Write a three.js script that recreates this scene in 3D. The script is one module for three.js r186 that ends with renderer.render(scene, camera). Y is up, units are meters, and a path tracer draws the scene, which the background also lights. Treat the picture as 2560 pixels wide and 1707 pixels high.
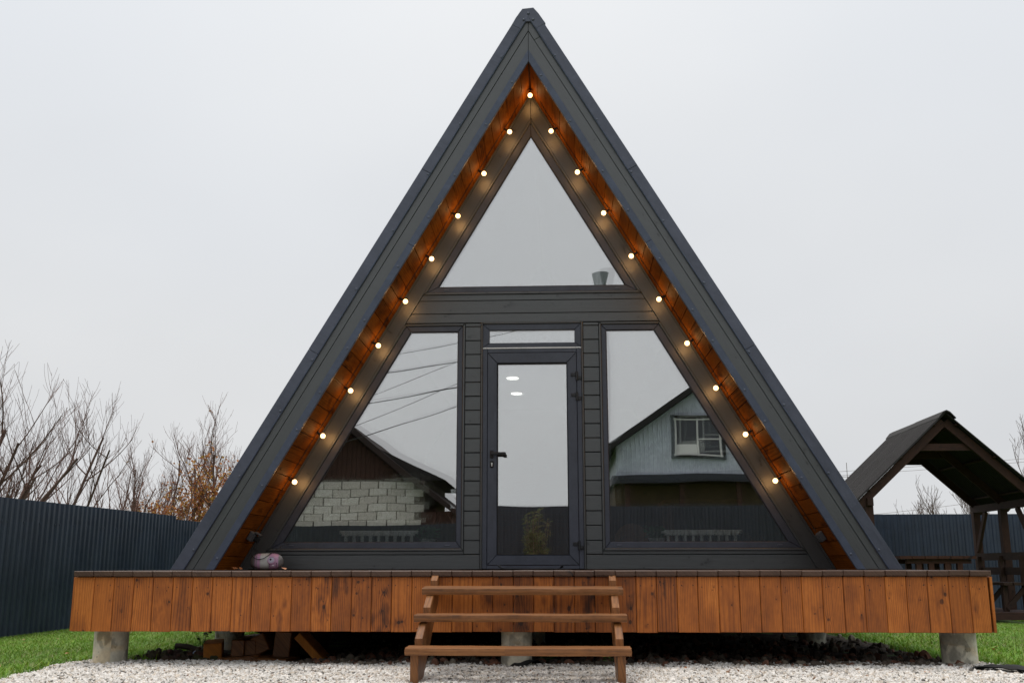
import * as THREE from 'three';
import { mergeGeometries, mergeVertices } from 'three/addons/utils/BufferGeometryUtils.js';

// ------------------------------------------------------------------ camera, exposure, sky, sun
const scene = new THREE.Scene();
const camera = new THREE.PerspectiveCamera(36.65, 1024 / 682, 0.1, 900);
camera.rotation.order = 'YXZ';
camera.position.set(0.2689, 0.022, 7.2702);
camera.rotation.set(0.2156, 0.0475, -0.0009);
const renderer = new THREE.WebGLRenderer({ antialias: true });
renderer.toneMapping = THREE.LinearToneMapping;
renderer.toneMappingExposure = 1.1;
renderer.shadowMap.enabled = true;

const { sin, cos, abs, min, max, floor, sqrt, PI, pow, exp, hypot, atan2 } = Math;
const clamp = (x, a = 0, b = 1) => min(b, max(a, x)), lerp = (a, b, t) => a + (b - a) * t;
const sstep = (a, b, x) => { const t = clamp((x - a) / (b - a)); return t * t * (3 - 2 * t); };
function rng(seed) { let s = seed >>> 0; return () => { s = (s + 0x6D2B79F5) | 0; let t = Math.imul(s ^ (s >>> 15), 1 | s); t = (t + Math.imul(t ^ (t >>> 7), 61 | t)) ^ t; return ((t ^ (t >>> 14)) >>> 0) / 4294967296; }; }
function hash(ix, iy) { let h = Math.imul(ix, 374761393) + Math.imul(iy, 668265263); h = Math.imul(h ^ (h >>> 13), 1274126177); return ((h ^ (h >>> 16)) >>> 0) / 4294967296; }
function vn(x, y) {
  const ix = floor(x), iy = floor(y), fx = x - ix, fy = y - iy, u = fx * fx * (3 - 2 * fx), v = fy * fy * (3 - 2 * fy);
  return lerp(lerp(hash(ix, iy), hash(ix + 1, iy), u), lerp(hash(ix, iy + 1), hash(ix + 1, iy + 1), u), v);
}
function fbm(x, y, o = 4) { let s = 0, a = 0.5, n = 0; for (let i = 0; i < o; i++) { s += a * vn(x, y); n += a; a *= 0.5; x = x * 2.03 + 17.1; y = y * 2.03 + 9.7; } return s / n; }

{ // overcast sky, slowly brighter towards the zenith, with soft uneven cloud
  const W = 1024, H = 512, d = new Float32Array(W * H * 4);
  for (let j = 0; j < H; j++) for (let i = 0; i < W; i++) {
    const up = ((j + 0.5) / H - 0.5) * PI, y = sin(up), a = (i + 0.5) / W * 2 * PI, k = (j * W + i) * 4;
    const r = cos(up) / (abs(y) + 0.35), cx = cos(a) * r * 2.2, cz = sin(a) * r * 2.2;
    const c = fbm(cx + 40, cz * 1.0 + 40, 5) - 0.5, c2 = fbm(cx * 0.5 + 90, cz * 0.5 + 70, 3) - 0.5;
    const h = max(0, y), L = (0.625 + 0.16 * h + 0.2 * h * h) * (1 + 0.085 * c + 0.11 * c2), w = sstep(0.5, 0.0, h) * 0.012 + c2 * 0.03;
    d[k] = L * (0.968 + w); d[k + 1] = L; d[k + 2] = L * (1.045 - w * 1.6); d[k + 3] = 1;
  }
  const t = new THREE.DataTexture(d, W, H, THREE.RGBAFormat, THREE.FloatType);
  t.mapping = THREE.EquirectangularReflectionMapping; t.magFilter = THREE.LinearFilter; t.minFilter = THREE.LinearFilter; t.needsUpdate = true;
  scene.background = t; scene.environment = t;
}
const sun = new THREE.DirectionalLight(0xfff6ec, 1.6);
sun.position.set(-5, 26, -6); sun.target.position.set(0, 0, -2);
sun.castShadow = true; sun.shadow.radius = 70; sun.shadow.mapSize.set(2048, 2048);
Object.assign(sun.shadow.camera, { left: -22, right: 22, top: 22, bottom: -22, near: 1, far: 80 });
scene.add(sun, sun.target);

// ------------------------------------------------------------------ textures and materials
function tex(W, H, fn, srgb, float) { // fn(u, v) -> [r, g, b] in 0..255 (or a height 0..1)
  const d = float ? new Float32Array(W * H * 4) : new Uint8Array(W * H * 4);
  for (let j = 0; j < H; j++) for (let i = 0; i < W; i++) {
    const c = fn((i + 0.5) / W, (j + 0.5) / H, i, j), k = (j * W + i) * 4;
    if (typeof c === 'number') d[k] = d[k + 1] = d[k + 2] = float ? c : clamp(c) * 255;
    else { d[k] = clamp(c[0], 0, 255); d[k + 1] = clamp(c[1], 0, 255); d[k + 2] = clamp(c[2], 0, 255); }
    d[k + 3] = float ? 1 : 255;
  }
  const t = new THREE.DataTexture(d, W, H, THREE.RGBAFormat, float ? THREE.FloatType : THREE.UnsignedByteType);
  t.wrapS = t.wrapT = THREE.RepeatWrapping; t.magFilter = THREE.LinearFilter; t.minFilter = THREE.LinearFilter;
  if (srgb) t.colorSpace = THREE.SRGBColorSpace;
  t.needsUpdate = true; return t;
}
// one point of a sawn pine board: a metres across, l metres along
function woodAt(a, l, o) {
  let ac = a, core = 0, halo = 0, coreRing = 0;
  for (const k of o.knots) {
    const dx = (a - k.a) / k.r, dl = (l - k.l) / (k.r * k.e), d2 = dx * dx + dl * dl;
    if (d2 > 60) continue;
    ac += (dx >= 0 ? 1 : -1) * k.r * 1.3 * exp(-d2 * 0.16) * clamp(abs(dx) * 1.5);
    halo += exp(-((a - k.a - k.ox) ** 2 / (k.r * k.r * 7) + (l - k.l - k.oy) ** 2 / (k.r * k.r * k.e * 10))) * k.h * (0.25 + 1.3 * fbm(a * 40 + k.a * 77, l * 18 + k.l * 31, 3));
    const wob = d2 * (0.8 + 0.5 * vn(dx * 3 + k.a * 99, dl * 3));
    if (wob < 1.4) { const c = 1 - sstep(0.35, 1.3, wob); if (c > core) core = c; coreRing = 0.5 + 0.5 * sin(sqrt(wob) * 16); }
  }
  const s = o.seed, ring = ac * o.freq + 2.4 * vn(ac * 16 + s, l * 0.9 + s) + 0.35 * vn(ac * 90 + s, l * 5);
  let g = 0.5 + 0.5 * sin(ring * 2 * PI); g = g * g;
  const fine = vn(a * 900 + s, l * 16 + s), blot = fbm(a * 12 + s * 3.1, l * 4.5 + s, 4), spot = fbm(a * 70 + s, l * 40 + s, 3);
  let t = o.tone - g * o.ring - (fine - 0.5) * o.fine + (blot - 0.5) * o.blot - max(0, blot - 0.6) * o.stain * 2 - halo * o.halo + (spot - 0.5) * o.spot;
  t -= core * (0.34 + 0.2 * coreRing) * o.knot;
  return [t, clamp(0.7 - g * 0.2 - (fine - 0.5) * 0.5 - core * 0.3)];
}
const ramp = (p, t) => { t = clamp(t) * (p.length - 1); const i = min(p.length - 2, floor(t)), f = t - i; return [0, 1, 2].map((c) => lerp(p[i][c], p[i + 1][c], f)); };
function knots(R, n, W, L) { const o = []; for (let i = 0; i < n; i++) { const r = 0.0035 + R() * R() * 0.013; o.push({ a: W * (0.12 + 0.76 * R()), l: L * R(), r, e: 0.8 + R() * 0.7, h: 0.25 + R() * 0.75, ox: (R() - 0.5) * 0.03, oy: (R() - 0.3) * 0.05 }); } return o; }
function boardAtlas(cols, rows, cw, ch, W, L, palette, seed, extra) {
  const R = rng(seed), cells = [];
  for (let i = 0; i < cols * rows; i++) cells.push({ seed: R() * 500, knots: knots(R, floor(R() * R() * 6.5) + (R() < 0.6 ? 1 : 0), W, L), freq: 28 + R() * 70, tone: 0.68 + (R() - 0.5) * (extra ? 0.26 : 0.14), ring: 0.1 + R() * 0.16, fine: 0.18, blot: 0.3 + R() * 0.35, stain: R() < 0.3 ? 1.2 : 0.3, halo: 0.24, knot: 0.85, spot: 0.12, nail: R() < 0.85, n1: 0.02 + R() * 0.012, n2: 0.02 + R() * 0.012, ny: L - 0.055 - R() * 0.02 });
  const Wp = cols * cw, Hp = rows * ch, hs = new Float32Array(Wp * Hp);
  const map = tex(Wp, Hp, (u, v, i, j) => {
    const cx = floor(i / cw), cy = floor(j / ch), o = cells[cy * cols + cx], a = ((i % cw) + 0.5) / cw * W, l = ((j % ch) + 0.5) / ch * L;
    let [t, h] = woodAt(a, l, o);
    if (extra && o.nail) for (const x of [o.n1, W - o.n2]) { const d = hypot(a - x, (l - o.ny) * 0.7); if (d < 0.0032) { t -= 0.7; h -= 0.5; } }
    hs[j * Wp + i] = h; return ramp(palette, t);
  }, true);
  const bump = tex(Wp, Hp, (u, v, i, j) => hs[j * Wp + i]);
  return { map, bump, cols, rows, uv: (n, a, l) => [((n % cols) + clamp(a, 0.02, 0.98)) / cols, (floor(n / cols) % rows + clamp(l, 0.01, 0.99)) / rows] };
}
function woodTile(Wp, Hp, L, W, palette, seed, o, nk) { // tile, u along (L metres), v across (W metres)
  const R = rng(seed), K = knots(R, nk, W, L), hs = new Float32Array(Wp * Hp);
  const p = { seed: R() * 300, knots: K, tone: 0.6, freq: 40, ring: 0.1, fine: 0.16, blot: 0.35, stain: 0.5, halo: 0.4, knot: 1, spot: 0.15, ...o };
  const map = tex(Wp, Hp, (u, v, i, j) => { const [t, h] = woodAt(v * W, u * L, p); hs[j * Wp + i] = h; return ramp(palette, t); }, true);
  return { map, bump: tex(Wp, Hp, (u, v, i, j) => hs[j * Wp + i]), L, W };
}
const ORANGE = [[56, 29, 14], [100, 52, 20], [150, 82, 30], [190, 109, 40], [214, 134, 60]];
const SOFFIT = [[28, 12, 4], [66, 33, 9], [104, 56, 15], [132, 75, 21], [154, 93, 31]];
const GREYP = [[29, 31, 31], [49, 52, 53], [60, 63, 64], [67, 71, 72], [78, 82, 83]];
const BROWN = [[44, 27, 14], [88, 55, 28], [128, 82, 43], [154, 103, 57], [180, 130, 80]];
const DECK = [[31, 21, 15], [54, 37, 27], [75, 52, 39], [90, 66, 50], [106, 82, 65]];
const DARKW = [[22, 13, 9], [41, 24, 17], [61, 36, 25], [75, 46, 33], [90, 60, 46]];
const skirtA = boardAtlas(23, 2, 88, 300, 0.14, 0.372, ORANGE, 14, true);
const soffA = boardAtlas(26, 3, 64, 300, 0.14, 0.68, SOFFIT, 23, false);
const greyT = woodTile(2048, 512, 2.4, 0.6, GREYP, 31, { tone: 0.62, ring: 0.05, fine: 0.13, blot: 0.22, stain: 0.2, halo: 0.2, knot: 1, freq: 34 }, 34);
const brownT = woodTile(1400, 400, 1.5, 0.4, BROWN, 47, { tone: 0.6, ring: 0.14, blot: 0.4, fine: 0.2 }, 8);
const deckT = woodTile(1024, 300, 2.4, 0.6, DECK, 53, { tone: 0.62, ring: 0.1 }, 10);
const darkT = woodTile(1024, 300, 2.4, 0.6, DARKW, 59, { tone: 0.55, ring: 0.12, blot: 0.5 }, 12);
const std = (o) => new THREE.MeshStandardMaterial(o), phy = (o) => new THREE.MeshPhysicalMaterial(o);
const wood = (t, rough, bs = 0.0012, o = {}) => std({ map: t.map, bumpMap: t.bump, bumpScale: bs, roughness: rough, ...o });
const grimeMap = tex(512, 512, (u, v) => { const a = fbm(u * 8, v * 8, 5), b = fbm(u * 60, v * 60, 2); const t = 232 + (a - 0.5) * 50 + (b - 0.5) * 22; return [t, t, t]; }, true);
const roughMap = tex(256, 256, (u, v) => [255, 150 + fbm(u * 9, v * 9, 5) * 130, 255], false);
const M = {
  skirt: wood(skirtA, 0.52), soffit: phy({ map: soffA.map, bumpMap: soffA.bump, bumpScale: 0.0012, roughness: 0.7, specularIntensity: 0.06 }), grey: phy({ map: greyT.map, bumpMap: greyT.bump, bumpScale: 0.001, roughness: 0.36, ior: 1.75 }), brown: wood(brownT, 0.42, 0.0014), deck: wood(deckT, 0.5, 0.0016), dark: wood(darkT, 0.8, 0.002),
  interior: wood(brownT, 0.7, 0.001, { color: 0x8a6a55 }),
  flash: std({ color: 0x565b6a, map: grimeMap, roughness: 0.5, roughnessMap: roughMap, metalness: 0.15 }),
  flashIn: std({ color: 0x515a6d, map: grimeMap, roughness: 0.5, metalness: 0.15 }),
  pvc: std({ color: 0x454955, map: grimeMap, roughness: 0.42 }),
  black: std({ color: 0x17181b, roughness: 0.4 }), blackMatt: std({ color: 0x141414, roughness: 0.85 }),
  gasket: std({ color: 0xe6e8ea, roughness: 0.4 }), steel: std({ color: 0xc4c4c0, roughness: 0.3, metalness: 0.9 }),
  screw: std({ color: 0x575d6a, roughness: 0.35, metalness: 0.1 }),
  fence: std({ color: 0x333f51, map: grimeMap, roughness: 0.45, roughnessMap: roughMap }), fenceFar: std({ color: 0x303c50, map: grimeMap, roughness: 0.5, roughnessMap: roughMap }),
  fenceDark: std({ color: 0x262c35, map: grimeMap, roughness: 0.5 }),
  sheath: std({ color: 0x1c1c1b, roughness: 0.9 }), roofSheet: std({ color: 0x474a52, map: grimeMap, roughness: 0.5, metalness: 0.2 }),
  gazRoof: std({ color: 0x322f2e, map: grimeMap, roughness: 0.8 }), white: std({ color: 0xd8d8d6, roughness: 0.5 }),
  socket: std({ color: 0x4e4e50, roughness: 0.5 }), rope: std({ color: 0x101010, roughness: 0.6 }),
  bark: std({ color: 0x6c564d, roughness: 0.9 }), twig: std({ color: 0x7a5a4f, roughness: 0.9 }), barkDark: std({ color: 0x43372f, roughness: 0.9 }), twigDark: std({ color: 0x4a3a36, roughness: 0.9 }), barkFar: std({ color: 0x75655f, roughness: 0.9 }),
};
const wave = tex(256, 256, (u, v) => { let s = 0; for (const [a, b, p, w] of [[1, 1, 0.3, 1], [2, -1, 1.7, 0.6], [1, 3, 4.1, 0.4], [3, 2, 2.2, 0.3], [-2, 4, 0.9, 0.2]]) s += w * sin(2 * PI * (a * u + b * v) + p); return 0.5 + s * 0.18; }, false, true);
M.glass = phy({ color: 0xf6f9f8, transmission: 1, thickness: 0, roughness: 0, ior: 4.9, bumpMap: wave, bumpScale: 0.0005, side: THREE.DoubleSide });

// ------------------------------------------------------------------ helpers
const used = {};
function numbered(n) { const k = used[n] = (used[n] ?? -1) + 1; return k ? n + '_' + String(k).padStart(3, '0') : n; }
function tag(o, label, category, group, kind) { o.userData.label = label; if (category) o.userData.category = category; if (group) o.userData.group = group; if (kind) o.userData.kind = kind; return o; }
function thing(name, label, category, p = [0, 0, 0], turn = 0, group) { const g = new THREE.Group(); g.name = numbered(name); g.position.set(...p); g.rotation.y = turn; scene.add(g); return tag(g, label, category, group); }
function mesh(name, geo, mat, parent) { const m = new THREE.Mesh(geo, mat); m.name = parent && parent !== scene ? name : numbered(name); m.castShadow = m.receiveShadow = true; (parent || scene).add(m); return m; }
function group(name, parent) { const g = new THREE.Group(); g.name = name; parent.add(g); return g; }
// uv in metres: u along axis, v across
function uvAlong(g, ax, t, ou = 0, ov = 0) {
  const p = g.attributes.position, a = new Float32Array(p.count * 2), al = hypot(...ax), [x, y, z] = ax.map((c) => c / al);
  for (let i = 0; i < p.count; i++) { const px = p.getX(i), py = p.getY(i), pz = p.getZ(i), d = px * x + py * y + pz * z, q = (px - d * x) + (py - d * y) + (pz - d * z); a[2 * i] = d / t.L + ou; a[2 * i + 1] = q / t.W + ov; }
  g.setAttribute('uv', new THREE.BufferAttribute(a, 2)); return g;
}
const V1 = { L: 1, W: 1 };
function prism(pts, z0, z1, b = 0) { // polygon in x, y drawn out from z0 to z1 with chamfered edges
  const s = new THREE.Shape(pts.map((p) => new THREE.Vector2(p[0], p[1])));
  const g = new THREE.ExtrudeGeometry(s, { depth: z1 - z0 - 2 * b, bevelEnabled: b > 0, bevelThickness: b, bevelSize: b, bevelOffset: -b, bevelSegments: 1, curveSegments: 10 });
  return g.translate(0, 0, z0 + b);
}
function cbox(w, h, d, b = 0.003) { return prism([[-w / 2, -h / 2], [w / 2, -h / 2], [w / 2, h / 2], [-w / 2, h / 2]], -d / 2, d / 2, b); }
function beam(name, a, b, w, h, mat, parent, t = darkT, roll = 0) { // squared timber from a to b
  const A = new THREE.Vector3(...a), B = new THREE.Vector3(...b), L = A.distanceTo(B);
  const g = uvAlong(cbox(w, h, L, min(w, h) * 0.06), [0, 0, 1], t, hash(floor(A.x * 97 + B.z * 31), floor(A.y * 91 + B.y * 57)) * 3, hash(floor(B.x * 53), floor(A.z * 71)));
  const m = mesh(name, g, mat, parent); m.position.copy(A).add(B).multiplyScalar(0.5); m.quaternion.setFromRotationMatrix(new THREE.Matrix4().lookAt(B, A, new THREE.Vector3(0, 1, 0.0001))); m.rotateZ(roll); return m;
}
const tube = (pts, r, seg = 24, rad = 6) => new THREE.TubeGeometry(new THREE.CatmullRomCurve3(pts.map((p) => new THREE.Vector3(...p))), seg, r, rad);
const GND = -0.66;
function ground(x, z) { // the plot falls a little away from the deck
  const dx = max(0, abs(x) - 3.3), dz = max(0, -8.6 - z, z - 9), d = hypot(dx, dz);
  return GND - 0.2 * sstep(0.2, 4.5, d) + (fbm(x * 0.7 + 50, z * 0.7 + 50, 3) - 0.5) * 0.05 * sstep(0.3, 2, d);
}

// ------------------------------------------------------------------ the house
const WI = 2.7517, HI = 4.7262, SA = [-0.5031, 0.8642], ZF = -1.7128, ZW = -2.2804, DZ = -0.1396, K = 1.0146, ZB = -8.6;
const house = thing('a_frame_house', 'dark grey wooden A-frame cabin with large triangular window and glazed door', 'cabin');
const sx = (o, y) => WI + o / 0.8642 - y * 0.58224, ay = (o) => HI + o / 0.5031; // the slope, o metres outside the soffit
const slopePt = (s, t, o) => [s * (WI + SA[0] * t + 0.8642 * o), SA[1] * t + 0.5031 * o];
function slopeQuad(s, o1, o2, t1, t2) { // a strip of the gable: t null = cut at the deck or mitred at the ridge
  const b = t1 === null ? [[s * sx(o1, 0.004), 0.004], [s * sx(o2, 0.004), 0.004]] : [slopePt(s, t1, o1), slopePt(s, t1, o2)];
  const c = t2 === null ? [[s * 0.0012, ay(o2) - 0.002], [s * 0.0012, ay(o1) + 0.002]] : [slopePt(s, t2, o2), slopePt(s, t2, o1)];
  const q = [...b, ...c]; return s > 0 ? q : q.reverse();
}
const slopeAx = (s) => [s * SA[0], SA[1], 0];
{
  const Rr = rng(5);
  const roof = group('roof', house);
  const yT = 5.235, lam = (o1, o2, yb) => [[sx(o1, yb), yb], [sx(o2, yb), yb], ...(ay(o2) > yT ? [[sx(o2, yT), yT], ...(ay(o1) > yT ? [[sx(o1, yT), yT], null, [-sx(o1, yT), yT]] : []), [-sx(o2, yT), yT]] : [[0, ay(o2)]]), [-sx(o2, yb), yb], [-sx(o1, yb), yb], ...(ay(o1) > yT ? [] : [[0, ay(o1)]])];
  const lamG = (o1, o2, yb, z0, z1) => { const p = lam(o1, o2, yb), k = p.indexOf(null); return k < 0 ? prism(p, z0, z1) : mergeGeometries([prism(p.slice(0, k), z0, z1), prism(p.slice(k + 1), z0, z1)]); };
  mesh('roof_slab', uvAlong(lamG(0.0195, 0.288, 0.006, ZB, -1.742), [0, 0, 1], brownT), M.interior, roof);
  const ribs = [lamG(0.289, 0.3, 0.008, ZB - 0.05, -1.741)];
  for (let z = -1.95; z > ZB; z -= 0.3) ribs.push(lamG(0.3005, 0.316, 0.02, z - 0.02, z + 0.02));
  mesh('roof_sheet', uvAlong(mergeGeometries(ribs), [0, 0, 1], V1), M.roofSheet, roof);
  mesh('ridge_cap', uvAlong(prism([[-0.155, 5.09], [-0.118, 5.16], [-0.055, 5.252], [0.05, 5.262], [0.1, 5.2], [0.165, 5.096], [0.077, 5.045], [0.028, 5.118], [-0.028, 5.118], [-0.072, 5.043]], -1.75, -1.6945, 0.0015), [1, 0, 0], V1), M.flash, roof);
  mesh('ridge_cap', uvAlong(prism([[-0.155, 5.088], [-0.118, 5.158], [-0.055, 5.25], [0.05, 5.26], [0.1, 5.198], [0.165, 5.094], [0.13, 5.1], [0, 5.23], [-0.13, 5.1]], ZB - 0.05, -1.752, 0.002), [0, 0, 1], V1), M.flash, roof);
  for (const s of [-1, 1]) {
    // metal verge flashing in lengths, two boards, metal edge over the soffit
    const top = (5.12 - 0.31 * 0.5031) / SA[1], js = [null, 2.06, 4.03, top];
    for (let i = 0; i < 3; i++) {
      const t1 = js[i] === null ? null : js[i] + 0.0012, t2 = js[i + 1] - 0.0012;
      const vq = i < 2 ? slopeQuad(s, 0.2245, 0.318, t1, t2) : ccw([slopePt(s, t1, 0.2245), slopePt(s, t1, 0.318), [s * sx(0.318, 5.225), 5.225], [s * 0.001, 5.225], [s * 0.001, ay(0.2245) + 0.002]]);
      mesh('verge_flashing', uvAlong(prism(vq, -1.745, -1.7 + i * 0.0015, 0.002), slopeAx(s), V1, Rr(), Rr()), M.flash, house);
      mesh('flashing_hem', uvAlong(prism(slopeQuad(s, 0.2145, 0.2262, t1, i === 2 ? null : t2), -1.712, -1.6955 + i * 0.0015, 0.0052), slopeAx(s), V1), M.flashIn, house);
    }
    const cut = s > 0 ? 5.62 : null;
    for (const [o1, o2, j] of [[0.1525, 0.224, cut], [0.05, 0.1492, null]]) {
      const ts = j ? [[null, j - 0.001], [j + 0.001, null]] : [[null, null]];
      for (const [t1, t2] of ts) mesh('fascia_board', uvAlong(prism(slopeQuad(s, o1, o2, t1, t2), -1.74, ZF - (o1 < 0.1 ? 0 : 0.003), 0.0028), slopeAx(s), greyT, Rr() * 4, Rr()), M.grey, house);
    }
    for (const [t1, t2] of [[null, 3.35], [3.352, null]]) mesh('edge_flashing', uvAlong(prism(slopeQuad(s, -0.009, 0.054, t1, t2), -1.743, -1.7065, 0.002), slopeAx(s), V1), M.flashIn, house);
    const sg = new THREE.SphereGeometry(0.0115, 10, 6, 0, 2 * PI, 0, PI / 2).rotateX(PI / 2).scale(1, 1, 0.6);
    for (const [o, z, ts] of [[0.2355, -1.698, [0.045, 0.78, 1.45, 2.02, 2.75, 3.4, 3.99, 4.6, 5.35]], [0.018, -1.706, [0.09, 0.84, 1.42, 1.76, 2.26, 2.55, 3.14, 3.66, 4.1, 4.72, 5.22]]]) for (const t of ts) {
      const q = slopePt(s, t + (s > 0 ? 0.03 : 0) + (Rr() - 0.5) * 0.06, o), m = mesh('screw', sg, M.screw, house); m.position.set(q[0], q[1], z);
    }
    // soffit: short boards running back from the edge to the front wall
    const so = group('soffit', house), bw = 0.14;
    for (let i = 0; i * bw < 5.44; i++) {
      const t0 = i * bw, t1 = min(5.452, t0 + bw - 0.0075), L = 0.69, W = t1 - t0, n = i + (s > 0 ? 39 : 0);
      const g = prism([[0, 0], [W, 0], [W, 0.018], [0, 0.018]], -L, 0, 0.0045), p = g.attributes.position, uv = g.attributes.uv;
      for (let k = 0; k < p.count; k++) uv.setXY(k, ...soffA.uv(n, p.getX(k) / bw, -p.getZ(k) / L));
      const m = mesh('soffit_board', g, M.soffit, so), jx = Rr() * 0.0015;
      // local x runs up the slope, local y outwards
      const mm = new THREE.Matrix4().makeBasis(new THREE.Vector3(s * SA[0], SA[1], 0), new THREE.Vector3(s * 0.8642, 0.5031, 0), new THREE.Vector3(0, 0, s > 0 ? -1 : 1));
      if (s > 0) { const q = g.attributes.position; for (let k = 0; k < q.count; k++) q.setZ(k, -q.getZ(k)); g.index === null && flip(g); g.computeVertexNormals(); }
      mm.setPosition(...slopePt(s, t0, jx), -1.744); m.applyMatrix4(mm);
    }
  }
  const capS = new THREE.SphereGeometry(0.0135, 10, 6, 0, 2 * PI, 0, PI / 2).rotateX(PI / 2);
  for (const [x, y] of [[0.002, 5.2], [-0.042, 5.135], [0.048, 5.135]]) mesh('screw', capS, M.screw, house).position.set(x, y, -1.693);
}
function flip(g) { // reverse the winding of a geometry without index
  const p = g.attributes.position.array, u = g.attributes.uv?.array;
  for (let i = 0; i < p.length; i += 9) for (let k = 0; k < 3; k++) { const t = p[i + 3 + k]; p[i + 3 + k] = p[i + 6 + k]; p[i + 6 + k] = t; }
  if (u) for (let i = 0; i < u.length; i += 6) for (let k = 0; k < 2; k++) { const t = u[i + 2 + k]; u[i + 2 + k] = u[i + 4 + k]; u[i + 4 + k] = t; }
}
// polygon offset: each edge i (from vertex i to i+1) moved out by w[i]; pts counter-clockwise
function grow(pts, w) {
  const n = pts.length, L = pts.map((p, i) => { const q = pts[(i + 1) % n], dx = q[0] - p[0], dy = q[1] - p[1], l = hypot(dx, dy), nx = dy / l, ny = -dx / l; return [nx, ny, nx * p[0] + ny * p[1] + w[i]]; });
  return pts.map((_, i) => { const [a, b, c] = L[(i + n - 1) % n], [d, e, f] = L[i], D = a * e - b * d; return [(c * e - b * f) / D, (a * f - c * d) / D]; });
}
function ccw(p) { let a = 0; p.forEach((q, i) => { const r = p[(i + 1) % p.length]; a += q[0] * r[1] - r[0] * q[1]; }); return a > 0 ? p : p.slice().reverse(); }
const og = -0.233, gT = 2.216 * K, gB = 0.247 * K, gI = 0.7044 * K, uB = 2.657 * K;
const lowerGlass = (s) => s > 0 ? [[gI, gB], [sx(og, gB), gB], [sx(og, gT), gT], [gI, gT]] : [[-sx(og, gB), gB], [-gI, gB], [-gI, gT], [-sx(og, gT), gT]];
const lowerW = (s, b, sl, t, i) => s > 0 ? [b, sl, t, i] : [b, i, t, sl];
const upperGlass = [[-sx(og, uB), uB], [sx(og, uB), uB], [0, ay(og)]];
const openings = [];
function ring(inner, outer, z0, z1, b, mat, parent, name, t = V1) { // mitred bars round an opening
  inner.forEach((p, i) => {
    const j = (i + 1) % inner.length, q = inner[j], P = outer[i], Q = outer[j], dx = q[0] - p[0], dy = q[1] - p[1], l = hypot(dx, dy), e = 0.0007, ux = dx / l * e, uy = dy / l * e;
    const g = prism([[p[0] + ux, p[1] + uy], [P[0] + ux, P[1] + uy], [Q[0] - ux, Q[1] - uy], [q[0] - ux, q[1] - uy]], z0, z1, b);
    mesh(name, uvAlong(g, [dx, dy, 0], t, i * 0.37, i * 0.21), mat, parent);
  });
}
function paneGeo(pts, seed) { const g = new THREE.ShapeGeometry(new THREE.Shape(pts.map((p) => new THREE.Vector2(...p)))), p = g.attributes.position; for (let i = 0; i < p.count; i++) g.attributes.uv.setXY(i, p.getX(i) / 1.9 + seed, p.getY(i) / 1.9 + seed * 0.7); return g; }
function glaze(pts, z, parent, seed, tilt = 0.0022) { // double glazing: two sheets, not quite parallel
  const out = grow(pts, pts.map(() => 0.006)); let cx = 0, cy = 0; for (const p of out) { cx += p[0] / out.length; cy += p[1] / out.length; }
  for (const [dz, tx, ty] of [[0, 0, 0], [-0.02, tilt, -tilt * 1.6]]) { const m = mesh('pane', paneGeo(out.map((p) => [p[0] - cx, p[1] - cy]), seed + dz * 7), M.glass, parent); m.position.set(cx, cy, z + dz); m.rotation.set(tx, ty, 0); }
}
for (const [name, pts, w, m, seed] of [['window', lowerGlass(-1), lowerW(-1, 0.058, 0.068, 0.056, 0.048), 0.022, 0.13], ['window', lowerGlass(1), lowerW(1, 0.058, 0.068, 0.056, 0.048), 0.022, 0.57], ['window', upperGlass, [0.056, 0.068, 0.068], 0.022, 0.81]]) {
  const win = group(name, house); win.position.z = DZ; const fr = grow(pts, w), mo = grow(fr, w.map(() => m)); openings.push(fr);
  ring(pts, fr, -2.35, -2.277, 0.006, M.pvc, win, 'window_frame');
  ring(fr.map((p, i) => p), mo, -2.31, -2.2625, 0.007, M.grey, win, 'window_trim', greyT);
  glaze(pts, -2.298, win, seed, pts.length === 3 ? 0.0038 : 0.0022);
  const gl = grow(pts, pts.map(() => -0.004)); ring(gl, pts, -2.296, -2.2835, 0.001, M.blackMatt, win, 'glazing_bead');
  const y = pts[0][1] - 0.03, x0 = min(...pts.map((p) => p[0])), x1 = max(...pts.map((p) => p[0]));
  for (const x of [x0 + 0.08, x1 - 0.08]) mesh('drain_cover', cbox(0.045, 0.012, 0.008, 0.002), M.screw, win).position.set(x, y, -2.274);
}
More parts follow.
